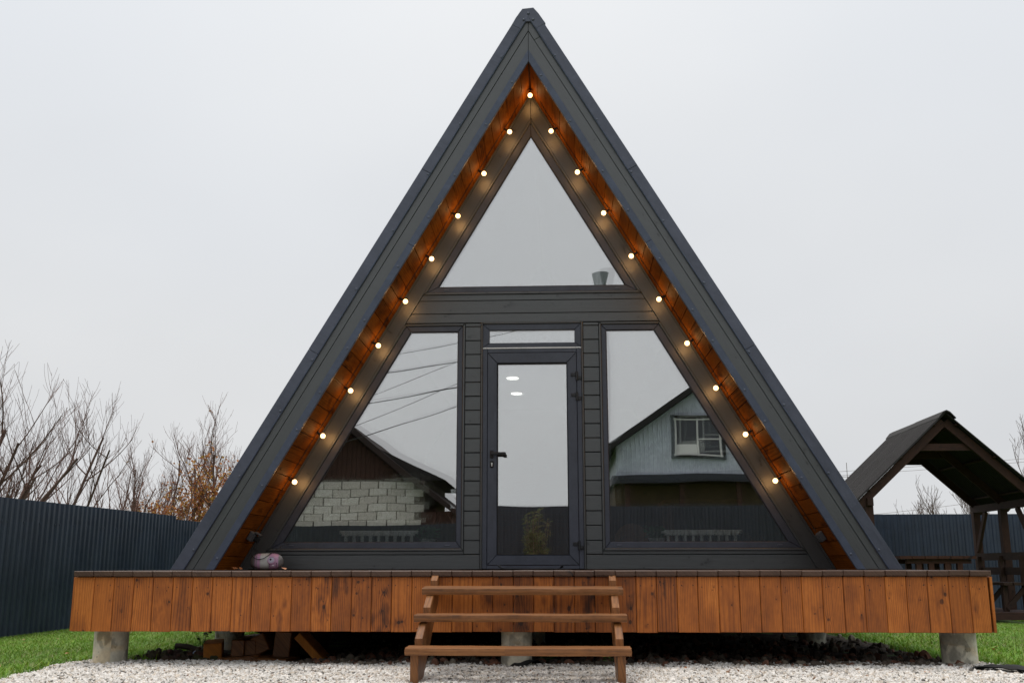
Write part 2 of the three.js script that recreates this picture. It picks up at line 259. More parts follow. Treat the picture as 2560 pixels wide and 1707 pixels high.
// the glazed door with its fanlight
const DW = 0.4655, DC = 0.003;
{
  const bar = (n, x0, x1, y0, y1, z1, par, mat = M.pvc, z0 = -2.35) => mesh(n, uvAlong(prism([[x0, y0], [x1, y0], [x1, y1], [x0, y1]], z0, z1, 0.003), x1 - x0 > y1 - y0 ? [1, 0, 0] : [0, 1, 0], V1, x0, y0), mat, par);
  openings.push([[-DW, 0.006], [DW, 0.006], [DW, 2.2833], [-DW, 2.2833]].map((p) => [p[0] * K, p[1] * K]));
  const kgroup = (n) => { const g = group(n, house); g.scale.set(K, K, 1); g.position.z = DZ; return g; };
  const f = kgroup('door_frame');
  bar('jamb', -DW, -0.421, 0.006, 2.043, -2.276, f); bar('jamb', 0.421, DW, 0.006, 2.043, -2.276, f); bar('head', -0.42, 0.42, 2.007, 2.043, -2.276, f); bar('threshold', -0.42, 0.42, 0.006, 0.038, -2.274, f);
  bar('gasket', -DW, DW, 2.0445, 2.0565, -2.271, f, M.gasket);
  const tr = kgroup('fanlight'), tg = [[-0.403, 2.101], [0.404, 2.101], [0.404, 2.225], [-0.403, 2.225]], to = [[-DW, 2.058], [DW, 2.058], [DW, 2.2833], [-DW, 2.2833]];
  ring(tg, to, -2.35, -2.276, 0.004, M.pvc, tr, 'window_frame'); glaze(tg, -2.3, tr, 0.33);
  const d = kgroup('door'), dg = [[-0.328, 0.13], [0.329, 0.13], [0.329, 1.905], [-0.328, 1.905]], dout = [[-0.418, 0.041], [0.418, 0.041], [0.418, 2.004], [-0.418, 2.004]];
  ring(dg, dout, -2.345, -2.27, 0.005, M.pvc, d, 'door_rail'); glaze(dg, -2.3, d, 0.41, 0.0008);
  ring(grow(dg, [-0.006, -0.006, -0.006, -0.006]), dg, -2.296, -2.268, 0.002, M.blackMatt, d, 'glazing_bead');
  mesh('handle', mergeGeometries([cbox(0.03, 0.07, 0.014, 0.004).translate(-0.378, 1.045, -2.263), new THREE.CylinderGeometry(0.011, 0.011, 0.05, 14).toNonIndexed().rotateX(PI / 2).translate(-0.378, 1.048, -2.24), cbox(0.135, 0.026, 0.018, 0.006).translate(-0.317, 1.046, -2.214), cbox(0.03, 0.03, 0.022, 0.007).translate(-0.258, 1.041, -2.212)]), M.black, d);
  mesh('lock_plate', cbox(0.03, 0.062, 0.008, 0.006), M.black, d).position.set(-0.376, 0.952, -2.266);
  mesh('lock_cylinder', mergeGeometries([new THREE.CylinderGeometry(0.0085, 0.0085, 0.008, 16).toNonIndexed().rotateX(PI / 2).translate(0, 0.006, 0), cbox(0.009, 0.022, 0.007, 0.001).translate(0, -0.008, 0)]), M.steel, d).position.set(-0.376, 0.952, -2.261);
  const hingeG = mergeGeometries([cbox(0.045, 0.03, 0.012, 0.002).translate(-0.032, 0.012, -0.008), cbox(0.04, 0.03, 0.012, 0.002).translate(0.023, -0.018, -0.01), new THREE.CylinderGeometry(0.0105, 0.0105, 0.082, 12).toNonIndexed()]);
  for (const y of [1.775, 1.583, 0.215]) mesh('hinge', hingeG, M.black, d).position.set(0.42, y, -2.256);
  for (const [a, b, x] of [[-DW - 0.018, -DW - 0.0007, 0], [DW + 0.0007, DW + 0.018, 0]]) mesh('door_trim', uvAlong(prism([[a, 0.004], [b, 0.004], [b, 2.301], [a, 2.301]], -2.31, -2.262, 0.006), [0, 1, 0], greyT, a, 0.3), M.grey, f);
  mesh('door_trim', uvAlong(prism([[-DW, 2.2842], [DW, 2.2842], [DW, 2.301], [-DW, 2.301]], -2.31, -2.2615, 0.006), [1, 0, 0], greyT), M.grey, f);
}
// boarded front wall
{
  const wall = group('front_wall', house), R = rng(77); wall.position.z = DZ;
  const sh = new THREE.Shape([new THREE.Vector2(-sx(0.015, 0.004), 0.004), new THREE.Vector2(sx(0.015, 0.004), 0.004), new THREE.Vector2(0, ay(0.015))]);
  for (const o of openings) sh.holes.push(new THREE.Path(o.map((p) => new THREE.Vector2(...p))));
  mesh('sheathing', new THREE.ExtrudeGeometry(sh, { depth: 0.11, bevelEnabled: false }).translate(0, 0, -2.42), M.sheath, wall);
  const put = (pts, ax, z1 = ZW, b = 0.003) => mesh('plank', uvAlong(prism(ccw(pts), -2.309, z1 + (R() - 0.5) * 0.0012, b), ax, greyT, R() * 5, R() * 2), M.grey, wall);
  const oi = og + 0.068 + 0.0225;
  for (const s of [-1, 1]) {
    put(slopeQuad(s, oi, -0.0165, null, null), slopeAx(s), ZW + 0.004);
    mesh('corner_bead', uvAlong(prism(slopeQuad(s, -0.0155, -0.001, null, null), -2.309, -2.262, 0.006), slopeAx(s), greyT, R(), R()), M.grey, wall);
    const xin = (DW + 0.0195) * K, xout = gI - 0.048 - 0.0235, ys = [0.136, 0.26, 0.394, 0.525, 0.666, 0.801, 0.929, 1.062, 1.194, 1.327, 1.46, 1.593, 1.726, 1.862, 1.994, 2.128, 2.265, 2.2985].map((y) => y * K);
    for (let i = 0; i + 1 < ys.length; i++) put([[s * xin, ys[i] + 0.0025], [s * xout, ys[i] + 0.0025], [s * xout, ys[i + 1] - 0.0025], [s * xin, ys[i + 1] - 0.0025]], [1, 0, 0], ZW - 0.002 + (i % 2) * 0.0015, 0.004);
    put([[s * xin, 0.004], [s * sx(oi - 0.002, 0.004), 0.004], [s * sx(oi - 0.002, 0.134), 0.134], [s * xin, 0.134]], [1, 0, 0]);
    put([[s * (xout + 0.002), 0.1385], [s * sx(oi - 0.002, 0.1385), 0.1385], [s * sx(oi - 0.002, 0.1695), 0.1695], [s * (xout + 0.002), 0.1695]], [1, 0, 0]);
  }
  for (const [a, b] of [[2.337, 2.426], [2.43, 2.555], [2.559, 2.6165]]) put([[-sx(oi - 0.002, a), a], [sx(oi - 0.002, a), a], [sx(oi - 0.002, b), b], [-sx(oi - 0.002, b), b]], [1, 0, 0]);
  // rest of the shell
  mesh('back_wall', uvAlong(prism([[-sx(0.01, 0.02), 0.02], [sx(0.01, 0.02), 0.02], [0, ay(0.01)]], ZB + 0.02, ZB + 0.14), [1, 0, 0], brownT), M.interior, house);
  mesh('floor_slab', prism([[-3.02, -0.34], [3.02, -0.34], [3.02, -0.003], [-3.02, -0.003]], ZB, -2.44), M.sheath, house);
  mesh('interior_floor', uvAlong(prism([[-2.7, 0], [2.7, 0], [2.7, 0.02], [-2.7, 0.02]], ZB + 0.15, -2.565), [0, 0, 1], brownT), M.interior, house);
  mesh('loft_floor', uvAlong(prism([[-sx(0.01, 2.38), 2.38], [sx(0.01, 2.38), 2.38], [sx(0.01, 2.52), 2.52], [-sx(0.01, 2.52), 2.52]], ZB + 0.15, -2.565), [0, 0, 1], brownT), M.interior, house);
  for (const z of [-5.64, -6.83]) { // ceiling lamps seen through the door
    const l = mesh('ceiling_lamp', new THREE.CylinderGeometry(0.075, 0.075, 0.012, 24), std({ color: 0xffffff, emissive: new THREE.Color(3.2, 3.1, 2.9), roughness: 0.5 }), house); l.position.set(-0.34, 2.372, z);
    const p = new THREE.SpotLight(0xfff3e0, 2.2, 0, 1.2, 0.6, 2); p.position.set(-0.34, 2.358, z); p.target.position.set(-0.34, 0, z); p.castShadow = true; scene.add(p, p.target);
  }
}

// ------------------------------------------------------------------ the deck
const deck = thing('wooden_deck', 'raised timber deck with orange-brown vertical skirting on concrete posts', 'deck');
{
  const R = rng(91), teeth = [], top = group('deck_floor', deck), sk = group('skirting', deck);
  for (let i = 0; i < 45; i++) {
    const x = -3.15 + i * 0.14, ov = 0.03 + (R() - 0.5) * 0.012, w = 0.1375;
    const g = uvAlong(prism([[x, -0.0355], [x + w, -0.0355], [x + w, 0], [x, 0]], -2.43, ov, 0.004), [0, 0, 1], deckT, R() * 3, R() * 2);
    const m = mesh('deck_board', g, M.deck, top); m.position.y = -R() * 0.003;
    for (let k = 0; k < 8; k++) teeth.push(prism([[x + 0.008 + k * 0.0155, -0.0405], [x + 0.017 + k * 0.0155, -0.0405], [x + 0.017 + k * 0.0155, -0.0362], [x + 0.008 + k * 0.0155, -0.0362]], -0.1, ov - 0.002));
  }
  mesh('underside_ribs', uvAlong(mergeGeometries(teeth), [0, 0, 1], deckT), M.deck, top).userData.kind = 'stuff';
  const board = (n, W, H) => { const g = cbox(W, H, 0.02, 0.003), p = g.attributes.position, uv = g.attributes.uv; for (let k = 0; k < p.count; k++) uv.setXY(k, ...skirtA.uv(n, p.getX(k) / W + 0.5, p.getY(k) / H + 0.5)); return g; };
  for (let i = 0; i < 45; i++) {
    const W = i === 44 ? 0.12 : 0.137, H = 0.367 + (R() - 0.5) * 0.005, m = mesh('skirting_board', board(i, W, H), M.skirt, sk);
    m.position.set(-3.15 + i * 0.14 + W / 2 + 0.0015, -0.0425 - H / 2, -0.01 - R() * 0.003); m.rotation.z = (R() - 0.5) * 0.004;
  }
  const bs = board(0, 0.137, 0.366), bs2 = board(17, 0.137, 0.366), bs3 = board(33, 0.137, 0.366);
  for (const s of [-1, 1]) for (let i = 0; i < (s < 0 ? 1 : 16); i++) { const m = mesh('skirting_board', [bs, bs2, bs3][i % 3], M.skirt, sk); m.position.set(s * 3.162, -0.2255, -0.09 - i * 0.14); m.rotation.y = s * PI / 2; }
  for (const z of [-0.05, -0.75, -1.5, -2.2]) mesh('joist', uvAlong(prism([[-3.14, -0.2], [3.14, -0.2], [3.14, -0.0405], [-3.14, -0.0405]], z - 0.025, z + 0.022), [1, 0, 0], darkT, z), M.dark, deck);
  for (const x of [-2.5, 0, 2.5]) mesh('bearer', uvAlong(prism([[x - 0.05, -0.36], [x + 0.05, -0.36], [x + 0.05, -0.202], [x - 0.05, -0.202]], -2.28, -0.03), [0, 0, 1], darkT, x), M.dark, deck);
  const conc = tex(512, 512, (u, v) => { const a = fbm(u * 6 + 3, v * 5, 5), b = fbm(u * 40, v * 30, 3), c = fbm(u * 3 + 20, v * 9 + 5, 4), s = sstep(0.56, 0.66, fbm(u * 9 + 7, v * 7 + 2, 5)), pit = sstep(0.9, 0.95, vn(u * 60, v * 46)) * sstep(0.4, 0.6, vn(u * 7, v * 6)); const t = 214 + (a - 0.5) * 60 + (b - 0.5) * 34 - s * 46 - pit * 70, w = sstep(0.5, 0.7, c); return [t + w * 8, t * 0.975 - w * 2, t * 0.89 - w * 14]; }, true);
  const concB = tex(256, 256, (u, v) => fbm(u * 20, v * 16, 5));
  const pm = std({ map: conc, bumpMap: concB, bumpScale: 0.006, roughness: 0.9 });
  const pier = (x, z, r, rot) => { const g = new THREE.CylinderGeometry(r, r * 1.03, 0.72, 28, 6), p = g.attributes.position; for (let i = 0; i < p.count; i++) { const k = 1 + (vn(p.getX(i) * 9 + x, p.getY(i) * 5 + p.getZ(i) * 7) - 0.5) * 0.04; p.setX(i, p.getX(i) * k); p.setZ(i, p.getZ(i) * k); } const m = mesh('pier', g, pm, deck); m.position.set(x, -0.735, z); m.rotation.y = rot; };
  pier(-2.985, -0.3, 0.118, 0.4); pier(3.03, -0.36, 0.118, 2.1); pier(-0.055, -0.18, 0.106, 4.0); pier(-2.54, -1.62, 0.12, 1.3); pier(2.54, -2.6, 0.12, 3.1); pier(0, -2.2, 0.11, 0.9);
}
// steps
{
  const st = thing('wooden_steps', 'three-tread open wooden steps leaning against the middle of the deck', 'steps');
  const prof = [[1.0, -0.69], [1.0, -0.4845], [0.82, -0.4845], [0.82, -0.4], [0.64, -0.3155], [0.46, -0.3155], [0.46, -0.23], [0.28, -0.1485], [0.1, -0.1485], [0.1, -0.066], [0.012, -0.024], [0.012, -0.2], [0.84, -0.69]];
  for (const s of [-1, 1]) {
    const g = prism(ccw(prof.map((p) => [-p[0], p[1]])), -0.0235, 0.0235, 0.003); uvAlong(g, [0.82, 0.56, 0], brownT, s * 0.3, s * 0.22);
    const m = mesh('stringer', g, M.brown, st); m.rotation.y = PI / 2; m.position.x = s * 0.607 + 0.001;
  }
  const R = rng(17);
  for (const [zf, yt] of [[0.31, -0.1065], [0.67, -0.266], [1.03, -0.4385]]) {
    const g = new THREE.BoxGeometry(1.33, 0.0445, 0.215, 40, 3, 6), p = g.attributes.position, sd = R() * 50;
    for (let i = 0; i < p.count; i++) { // worn, rounded edges that waver
      let x = p.getX(i), y = p.getY(i), z = p.getZ(i); const ey = max(0, abs(y) - 0.015) / 0.0075, ez = max(0, abs(z) - 0.1) / 0.0075, c = ey > 0.9 && ez > 0.9 ? 0.002 + 0.005 * fbm(x * 14 + sd, y * 30 + z * 9, 3) : 0;
      y -= Math.sign(y) * c * 0.6 + (fbm(x * 5 + sd, z * 4, 3) - 0.5) * 0.004; z -= Math.sign(z) * c * 0.6 + (fbm(x * 4 + sd + 9, y * 9, 3) - 0.5) * 0.007;
      if (abs(x) > 0.66) { x -= Math.sign(x) * (0.004 * fbm(y * 40 + sd, z * 20, 2) + c * 0.5); }
      p.setXYZ(i, x, y, z);
    }
    g.computeVertexNormals(); uvAlong(g, [1, 0, 0], brownT, R() * 3, R());
    const m = mesh('tread', g, M.brown, st); m.position.set(0.003, yt - 0.0225, zf - 0.1075); m.rotation.z = (R() - 0.5) * 0.004; m.rotation.x = zf < 0.5 ? 0.075 : 0.012;
  }
}
// string of lamps under the eaves
{
  const sl = thing('string_lights', 'black cable of small round warm bulbs strung under the gable eaves', 'string lights');
  const zc = -2.24, pos = [], ts = [0.963, 1.457, 1.95, 2.45, 2.948, 3.436, 3.935, 4.437, 4.938];
  for (const t of ts) pos.push([-1, t]);
  for (const t of [4.937, 4.433, 3.941, 3.434, 2.936, 2.439, 1.944, 1.443, 0.952]) pos.push([1, t]);
  const bulbM = std({ color: 0xfff0dc, emissive: new THREE.Color(4.4, 2.6, 1.05), roughness: 0.3 }), bg = new THREE.SphereGeometry(0.0232, 24, 18), skg = new THREE.CylinderGeometry(0.0105, 0.013, 0.034, 12), neck = new THREE.CylinderGeometry(0.0115, 0.0105, 0.01, 12);
  const lamp = (p, n) => { // p on the soffit, n pointing away from it
    const l = group('lamp', sl), q = new THREE.Quaternion().setFromUnitVectors(new THREE.Vector3(0, -1, 0), n);
    const add = (nm, g, m, d) => { const o = mesh(nm, g, m, l); o.position.copy(p).addScaledVector(n, d); o.quaternion.copy(q); return o; };
    add('lamp_socket', skg, M.blackMatt, 0.018); add('lamp_cap', neck, M.black, 0.04); const b = add('bulb', bg, bulbM, 0.066);
    const pl = new THREE.PointLight(0xffbe74, 0.075, 0, 2); pl.position.copy(b.position); pl.castShadow = true; pl.shadow.radius = 1.1; scene.add(pl);
  };
  const cable = [[-2.6, 0.25, -2.16], [-2.565, 0.3, -2.2]], R = rng(3);
  for (const [s, t] of pos) {
    const p = slopePt(s, t, -0.006); lamp(new THREE.Vector3(p[0], p[1], zc), new THREE.Vector3(-s * 0.8642, -0.5031, 0));
  }
  lamp(new THREE.Vector3(0, 4.683, zc), new THREE.Vector3(0, -1, 0));
  const q = (s, t, o = -0.007) => [...slopePt(s, t, o), zc - 0.012 + (R() - 0.5) * 0.012];
  for (let t = 0.45; t < 5.2; t += 0.16) cable.push(q(-1, t));
  cable.push([-0.015, 4.69, zc - 0.012], [0.015, 4.69, zc - 0.012]);
  for (let t = 5.15; t > 0.5; t -= 0.16) cable.push(q(1, t));
  cable.push([2.53, 0.37, -2.26], [2.545, 0.335, -2.24]);
  mesh('cable', tube(cable, 0.0036, 320, 5), M.rope, sl);
}
// socket boxes on the soffit
for (const [s, t, z, label] of [[-1, 0.36, -2.12, 'grey socket box with black plug above the pink stereo'], [1, 0.345, -2.1, 'grey socket box low on the right soffit']]) {
  const p = slopePt(s, t, -0.004), g = thing('socket_box', label, 'socket box');
  const mm = new THREE.Matrix4().makeBasis(new THREE.Vector3(s * SA[0], SA[1], 0), new THREE.Vector3(-s * 0.8642, -0.5031, 0), new THREE.Vector3(0, 0, s)); mm.setPosition(p[0], p[1], z); g.applyMatrix4(mm);
  mesh('back_box', cbox(0.085, 0.045, 0.085, 0.006).translate(0, 0.0225, 0), M.socket, g); mesh('cover_plate', cbox(0.07, 0.012, 0.07, 0.005).translate(0, 0.0515, 0), M.socket, g);
  if (s < 0) { mesh('lid', cbox(0.012, 0.06, 0.08, 0.003).translate(0.05, 0.07, 0), M.socket, g); mesh('plug', cbox(0.045, 0.05, 0.045, 0.01).translate(0.0, 0.082, 0), M.blackMatt, g); }
}
// pink stereo
{
  const b = thing('portable_stereo', 'pink and silver portable stereo standing on the deck left of the window', 'stereo', [-2.375, 0.002, -2.06], 0.12);
  const pink = std({ color: 0xb58aa6, roughness: 0.32 }), silver = std({ color: 0x8f8c8b, roughness: 0.3, metalness: 0.45 }), dk = std({ color: 0x2b2527, roughness: 0.6 });
  const A = 0.143, slice = (x0, x1, k) => { // a lengthwise slice of the rounded body
    const nx = 14, nt = 40, P = [], I = [], rr = (x) => pow(max(0, 1 - pow(abs(x / A), 3.2)), 1 / 2.2) * k, f = (v) => Math.sign(v) * pow(abs(v), 0.72);
    for (let i = 0; i <= nx; i++) { const x = lerp(x0, x1, 0.5 - 0.5 * cos(i / nx * PI)), r = rr(x); for (let j = 0; j < nt; j++) { const t = j / nt * 2 * PI; P.push(x, 0.073 + f(sin(t)) * 0.073 * r, f(cos(t)) * 0.098 * r); } }
    for (let i = 0; i < nx; i++) for (let j = 0; j < nt; j++) { const a = i * nt + j, c = i * nt + (j + 1) % nt; I.push(a, c, a + nt, c, c + nt, a + nt); }
    const g = new THREE.BufferGeometry(); g.setAttribute('position', new THREE.Float32BufferAttribute(P, 3)); g.setIndex(I); g.computeVertexNormals(); return g;
  };
  mesh('body', slice(-0.141, 0.141, 0.965), pink, b); mesh('speaker', slice(-A, -0.098, 1), silver, b); mesh('band', slice(-0.094, -0.052, 0.99), pink, b); mesh('band', slice(-0.086, -0.078, 1.005), silver, b);
  mesh('panel', slice(-0.049, 0.028, 0.985), std({ color: 0xb4b1ac, roughness: 0.3 }), b); mesh('front', slice(0.031, 0.106, 1), pink, b); mesh('speaker', slice(0.109, A, 0.99), silver, b);
  const ring = mesh('speaker_ring', new THREE.TorusGeometry(0.031, 0.004, 8, 28), pink, b); ring.position.set(0.05, 0.085, 0.097); ring.rotation.x = -0.25; const cone = mesh('speaker_cone', new THREE.SphereGeometry(0.03, 24, 10, 0, 2 * PI, 0, 1.2).rotateX(PI / 2), std({ color: 0xa79fae, roughness: 0.3 }), b); cone.scale.set(1, 1, 0.25); cone.position.set(0.05, 0.085, 0.094); cone.rotation.x = -0.25;
  mesh('dust_cap', new THREE.SphereGeometry(0.009, 14, 10), dk, b).position.set(0.044, 0.09, 0.1);
  for (const x of [0.036, 0.096]) for (const y of [0.03, 0.044, 0.058]) mesh('button', new THREE.CylinderGeometry(0.0042, 0.0042, 0.008, 10).rotateX(PI / 2), dk, b).position.set(x, y, x > 0.06 ? 0.088 : 0.096);
  mesh('display', cbox(0.018, 0.006, 0.006, 0.001), M.white, b).position.set(0.067, 0.036, 0.096);
  tag(mesh('looped_cord', tube([[-2.51, 0.25, -2.12], [-2.52, 0.19, -2.06], [-2.5, 0.13, -1.985], [-2.44, 0.095, -1.955], [-2.38, 0.1, -1.95], [-2.33, 0.14, -1.985], [-2.3, 0.2, -2.2], [-2.27, 0.245, -2.39]], 0.003, 50, 6), M.rope), 'thin black cord looping from the socket box in front of the stereo', 'cord');
  tag(mesh('hanging_cord', tube([[-2.5, 0.26, -2.14], [-2.5, 0.15, -2.12], [-2.53, 0.04, -2.1], [-2.5, 0.012, -2.09], [-2.56, 0.008, -2.0], [-2.63, 0.008, -1.95], [-2.6, 0.008, -1.88]], 0.0028, 50, 6), M.rope), 'thin black cord hanging from the socket box down to the deck', 'cord');
}
{ // worn mat at the door
  const g = new THREE.PlaneGeometry(0.6, 0.34, 30, 12).rotateX(-PI / 2), p = g.attributes.position;
  for (let i = 0; i < p.count; i++) { const x = p.getX(i), z = p.getZ(i), e = sstep(0.24, 0.3, abs(x)); p.setY(i, 0.006 + e * 0.03 * (z > -0.1 ? 1 : 0.4) + (fbm(x * 6, z * 6 + 4, 3) - 0.5) * 0.012); p.setX(i, x - Math.sign(x) * e * 0.012); }
  const gb = g.clone(); gb.translate(0, -0.006, 0); const ix = gb.index.array; for (let i = 0; i < ix.length; i += 3) { const t = ix[i]; ix[i] = ix[i + 1]; ix[i + 1] = t; } g.computeVertexNormals(); gb.computeVertexNormals();
  const m = mesh('door_mat', mergeGeometries([g, gb]), std({ color: 0x2b3038, roughness: 0.9, map: grimeMap })); m.position.set(-0.01, 0.007, -1.99); tag(m, 'thin dark door mat with curled ends in front of the glazed door', 'mat');
}

// ------------------------------------------------------------------ ground
const gravelIn = (x, z) => { // the gravelled strip in front of the deck
  const w = (fbm(x * 2.2 + 9, z * 2.2 + 3, 3) - 0.5) * 0.34;
  return min(x + 3.2 + w * 0.7 + 0.12 * min(0, z), 3.22 - x + w * 0.6, z + 0.3 - 0.09 * cos(x * 1.1) + w);
};
const soilIn = (x, z) => { const w = (fbm(x * 1.7 + 31, z * 1.7 + 8, 3) - 0.5) * 0.7; return min(x + 2.85 + w * 0.8, 3.1 - x + w * 0.7, z + 8.9 + w, 1.0 - z); };
{
  const N = 180, p = [], uv = [], ix = [], map = (i) => { const t = i / N * 2 - 1; return Math.sinh(t * 5.2) / Math.sinh(5.2) * 320; };
  for (let j = 0; j <= N; j++) for (let i = 0; i <= N; i++) { const x = map(i), z = map(j); p.push(x, ground(x, z), z); uv.push(x / 3, z / 3); }
  for (let j = 0; j < N; j++) for (let i = 0; i < N; i++) { const a = j * (N + 1) + i; ix.push(a, a + N + 1, a + 1, a + 1, a + N + 1, a + N + 2); }
  const g = new THREE.BufferGeometry(); g.setAttribute('position', new THREE.Float32BufferAttribute(p, 3)); g.setAttribute('uv', new THREE.Float32BufferAttribute(uv, 2)); g.setIndex(ix); g.computeVertexNormals();
  const t = tex(512, 512, (u, v) => { const a = fbm(u * 12, v * 12, 5), b = fbm(u * 90, v * 90, 2); return [52 + a * 26 + b * 16, 74 + a * 26 + b * 22, 24 + a * 14 + b * 8]; }, true);
  tag(mesh('ground', g, std({ map: t, roughness: 1 })), 'grassed ground of the garden plot', null, null, 'structure');
}
function patch(name, label, inside, x0, x1, z0, z1, step, mat, lift, rough, seed) { // an irregular sheet on the ground
  const p = [], uv = [], ix = [], nx = Math.round((x1 - x0) / step), nz = Math.round((z1 - z0) / step), id = [];
  for (let j = 0; j <= nz; j++) for (let i = 0; i <= nx; i++) { const x = x0 + i * step, z = z0 + j * step, e = inside(x, z); id.push(e); p.push(x, ground(x, z) + lift + sstep(-0.02, 0.1, e) * (fbm(x * 5 + seed, z * 5 + seed, 4) - 0.45) * rough - (e < 0 ? 0.03 : 0), z); uv.push(x / 1.2, z / 1.2); }
  for (let j = 0; j < nz; j++) for (let i = 0; i < nx; i++) { const a = j * (nx + 1) + i; if (max(id[a], id[a + 1], id[a + nx + 1], id[a + nx + 2]) > -0.05) ix.push(a, a + nx + 1, a + 1, a + 1, a + nx + 1, a + nx + 2); }
  const g = new THREE.BufferGeometry(); g.setAttribute('position', new THREE.Float32BufferAttribute(p, 3)); g.setAttribute('uv', new THREE.Float32BufferAttribute(uv, 2)); g.setIndex(ix); g.computeVertexNormals();
  return tag(mesh(name, g, mat), label, null, null, 'structure');
}
const soilTex = tex(512, 512, (u, v) => { const a = fbm(u * 10, v * 10, 5), b = fbm(u * 70, v * 70, 3); const t = 40 + a * 34 + (b - 0.5) * 46; return [t * 1.12, t * 0.92, t * 0.72]; }, true);
const soilB = tex(512, 512, (u, v) => fbm(u * 26, v * 26, 5));
const soilM = std({ map: soilTex, bumpMap: soilB, bumpScale: 0.03, roughness: 1 });
patch('soil', 'dark bare earth under the cabin deck', soilIn, -3.4, 3.4, -9.2, 0.4, 0.08, soilM, 0.006, 0.07, 4);
const stoneTex = tex(512, 512, (u, v) => { const a = vn(u * 70, v * 70), b = fbm(u * 120, v * 120, 2); const t = 140 + a * 70 + (b - 0.5) * 70; return [t, t * 0.965, t * 0.91]; }, true);
patch('gravel_bed', 'bed of pale crushed stone in front of the deck', gravelIn, -3.6, 3.6, -0.8, 9.6, 0.06, std({ map: stoneTex, roughness: 1 }), 0.012, 0.03, 12);
function lumps(R, n, amp) { const g = mergeVertices(new THREE.IcosahedronGeometry(1, n).deleteAttribute('uv').deleteAttribute('normal')), p = g.attributes.position; for (let i = 0; i < p.count; i++) { const k = 1 + (R() - 0.5) * amp; p.setXYZ(i, p.getX(i) * k, p.getY(i) * k, p.getZ(i) * k); } const q = g.toNonIndexed(); q.computeVertexNormals(); return q; }
function scatter(name, geo, mat, list, parent) { // list of [x, y, z, rx, ry, rz, sx, sy, sz, color]
  const m = new THREE.InstancedMesh(geo, mat, list.length), o = new THREE.Object3D(), c = new THREE.Color();
  list.forEach((q, i) => { o.position.set(q[0], q[1], q[2]); o.rotation.set(q[3], q[4], q[5]); o.scale.set(q[6], q[7], q[8]); o.updateMatrix(); m.setMatrixAt(i, o.matrix); if (q[9]) m.setColorAt(i, c.setRGB(...q[9])); });
  m.name = parent && parent !== scene ? name : numbered(name); m.castShadow = m.receiveShadow = true; (parent || scene).add(m); return m;
}
{
  const R = rng(101), gv = tag(thing('gravel', 'pale crushed stone gravel spread in front of the deck'), 'pale crushed stone gravel spread in front of the deck', null, null, 'stuff');
  const stone = (n) => lumps(R, 0, n), pal = () => { const k = R(); const t = 0.64 + R() * 0.24; return k < 0.015 ? [0.26, 0.15, 0.09] : k < 0.09 ? [0.2, 0.19, 0.17] : k < 0.28 ? [t * 0.82, t * 0.73, t * 0.62] : [t, t * 0.96, t * 0.9]; };
  for (let v = 0; v < 3; v++) {
    const L = [], g = stone(0.7 + v * 0.2);
    while (L.length < 25000) {
      const near = R() < 0.8, x = -3.55 + R() * 7.1, z = near ? -0.6 + R() * 1.9 : 1.2 + R() * 3.2, e = gravelIn(x, z);
      if (e < -0.02 && R() > exp(e * 14) * 0.25) continue;
      const s = 0.0058 + R() * R() * 0.0078, y = ground(x, z) + 0.012 + (e > 0 ? (fbm(x * 5 + 12, z * 5 + 12, 4) - 0.45) * 0.03 : -0.004) + R() * 0.012;
      L.push([x, y, z, R() * 6.3, R() * 6.3, R() * 6.3, s * (0.8 + R() * 0.8), s * (0.6 + R() * 0.5), s * (0.8 + R() * 0.7), pal()]);
    }
    scatter('stones', g, std({ color: 0xffffff, roughness: 0.95 }), L, gv).userData.kind = 'stuff';
  }
  const rb = [], rg = lumps(R, 1, 0.5);
  for (let i = 0; i < 1700; i++) { const x = -1.6 + R() * 4.6, z = -0.15 - R() * R() * 3.6, s = 0.013 + R() * R() * 0.034, k = R(); rb.push([x, ground(x, z) + 0.02, z, R() * 6, R() * 6, R() * 6, s * (0.8 + R() * 0.6), s * 0.7, s, k < 0.25 ? [0.2, 0.095, 0.06] : k < 0.5 ? [0.2, 0.17, 0.13] : [0.09, 0.07, 0.055]]); }
  tag(scatter('rubble', rg, std({ color: 0xffffff, roughness: 1 }), rb), 'brown and grey rubble stones on the earth under the right half of the deck', null, null, 'stuff');
  const cl = [], cg = lumps(R, 1, 0.7);
  for (let i = 0; i < 260; i++) { const u = R(), x = -2.86 + u * 0.62 + (R() - 0.5) * 0.1, z = -0.62 + (R() - 0.5) * 0.34, h = 0.075 * (0.4 + sin(u * 3.1 * 2.2) ** 2 * 0.7), s = 0.012 + R() * R() * 0.03; cl.push([x, GND + R() * h, z, R() * 6, R() * 6, R() * 6, s, s * 0.8, s, [0.075 + R() * 0.05, 0.058 + R() * 0.035, 0.04 + R() * 0.02]]); }
  tag(scatter('earth_clods', cg, std({ color: 0xffffff, roughness: 1 }), cl), 'heap of dark earth clods beside the left front post', null, null, 'stuff');
}
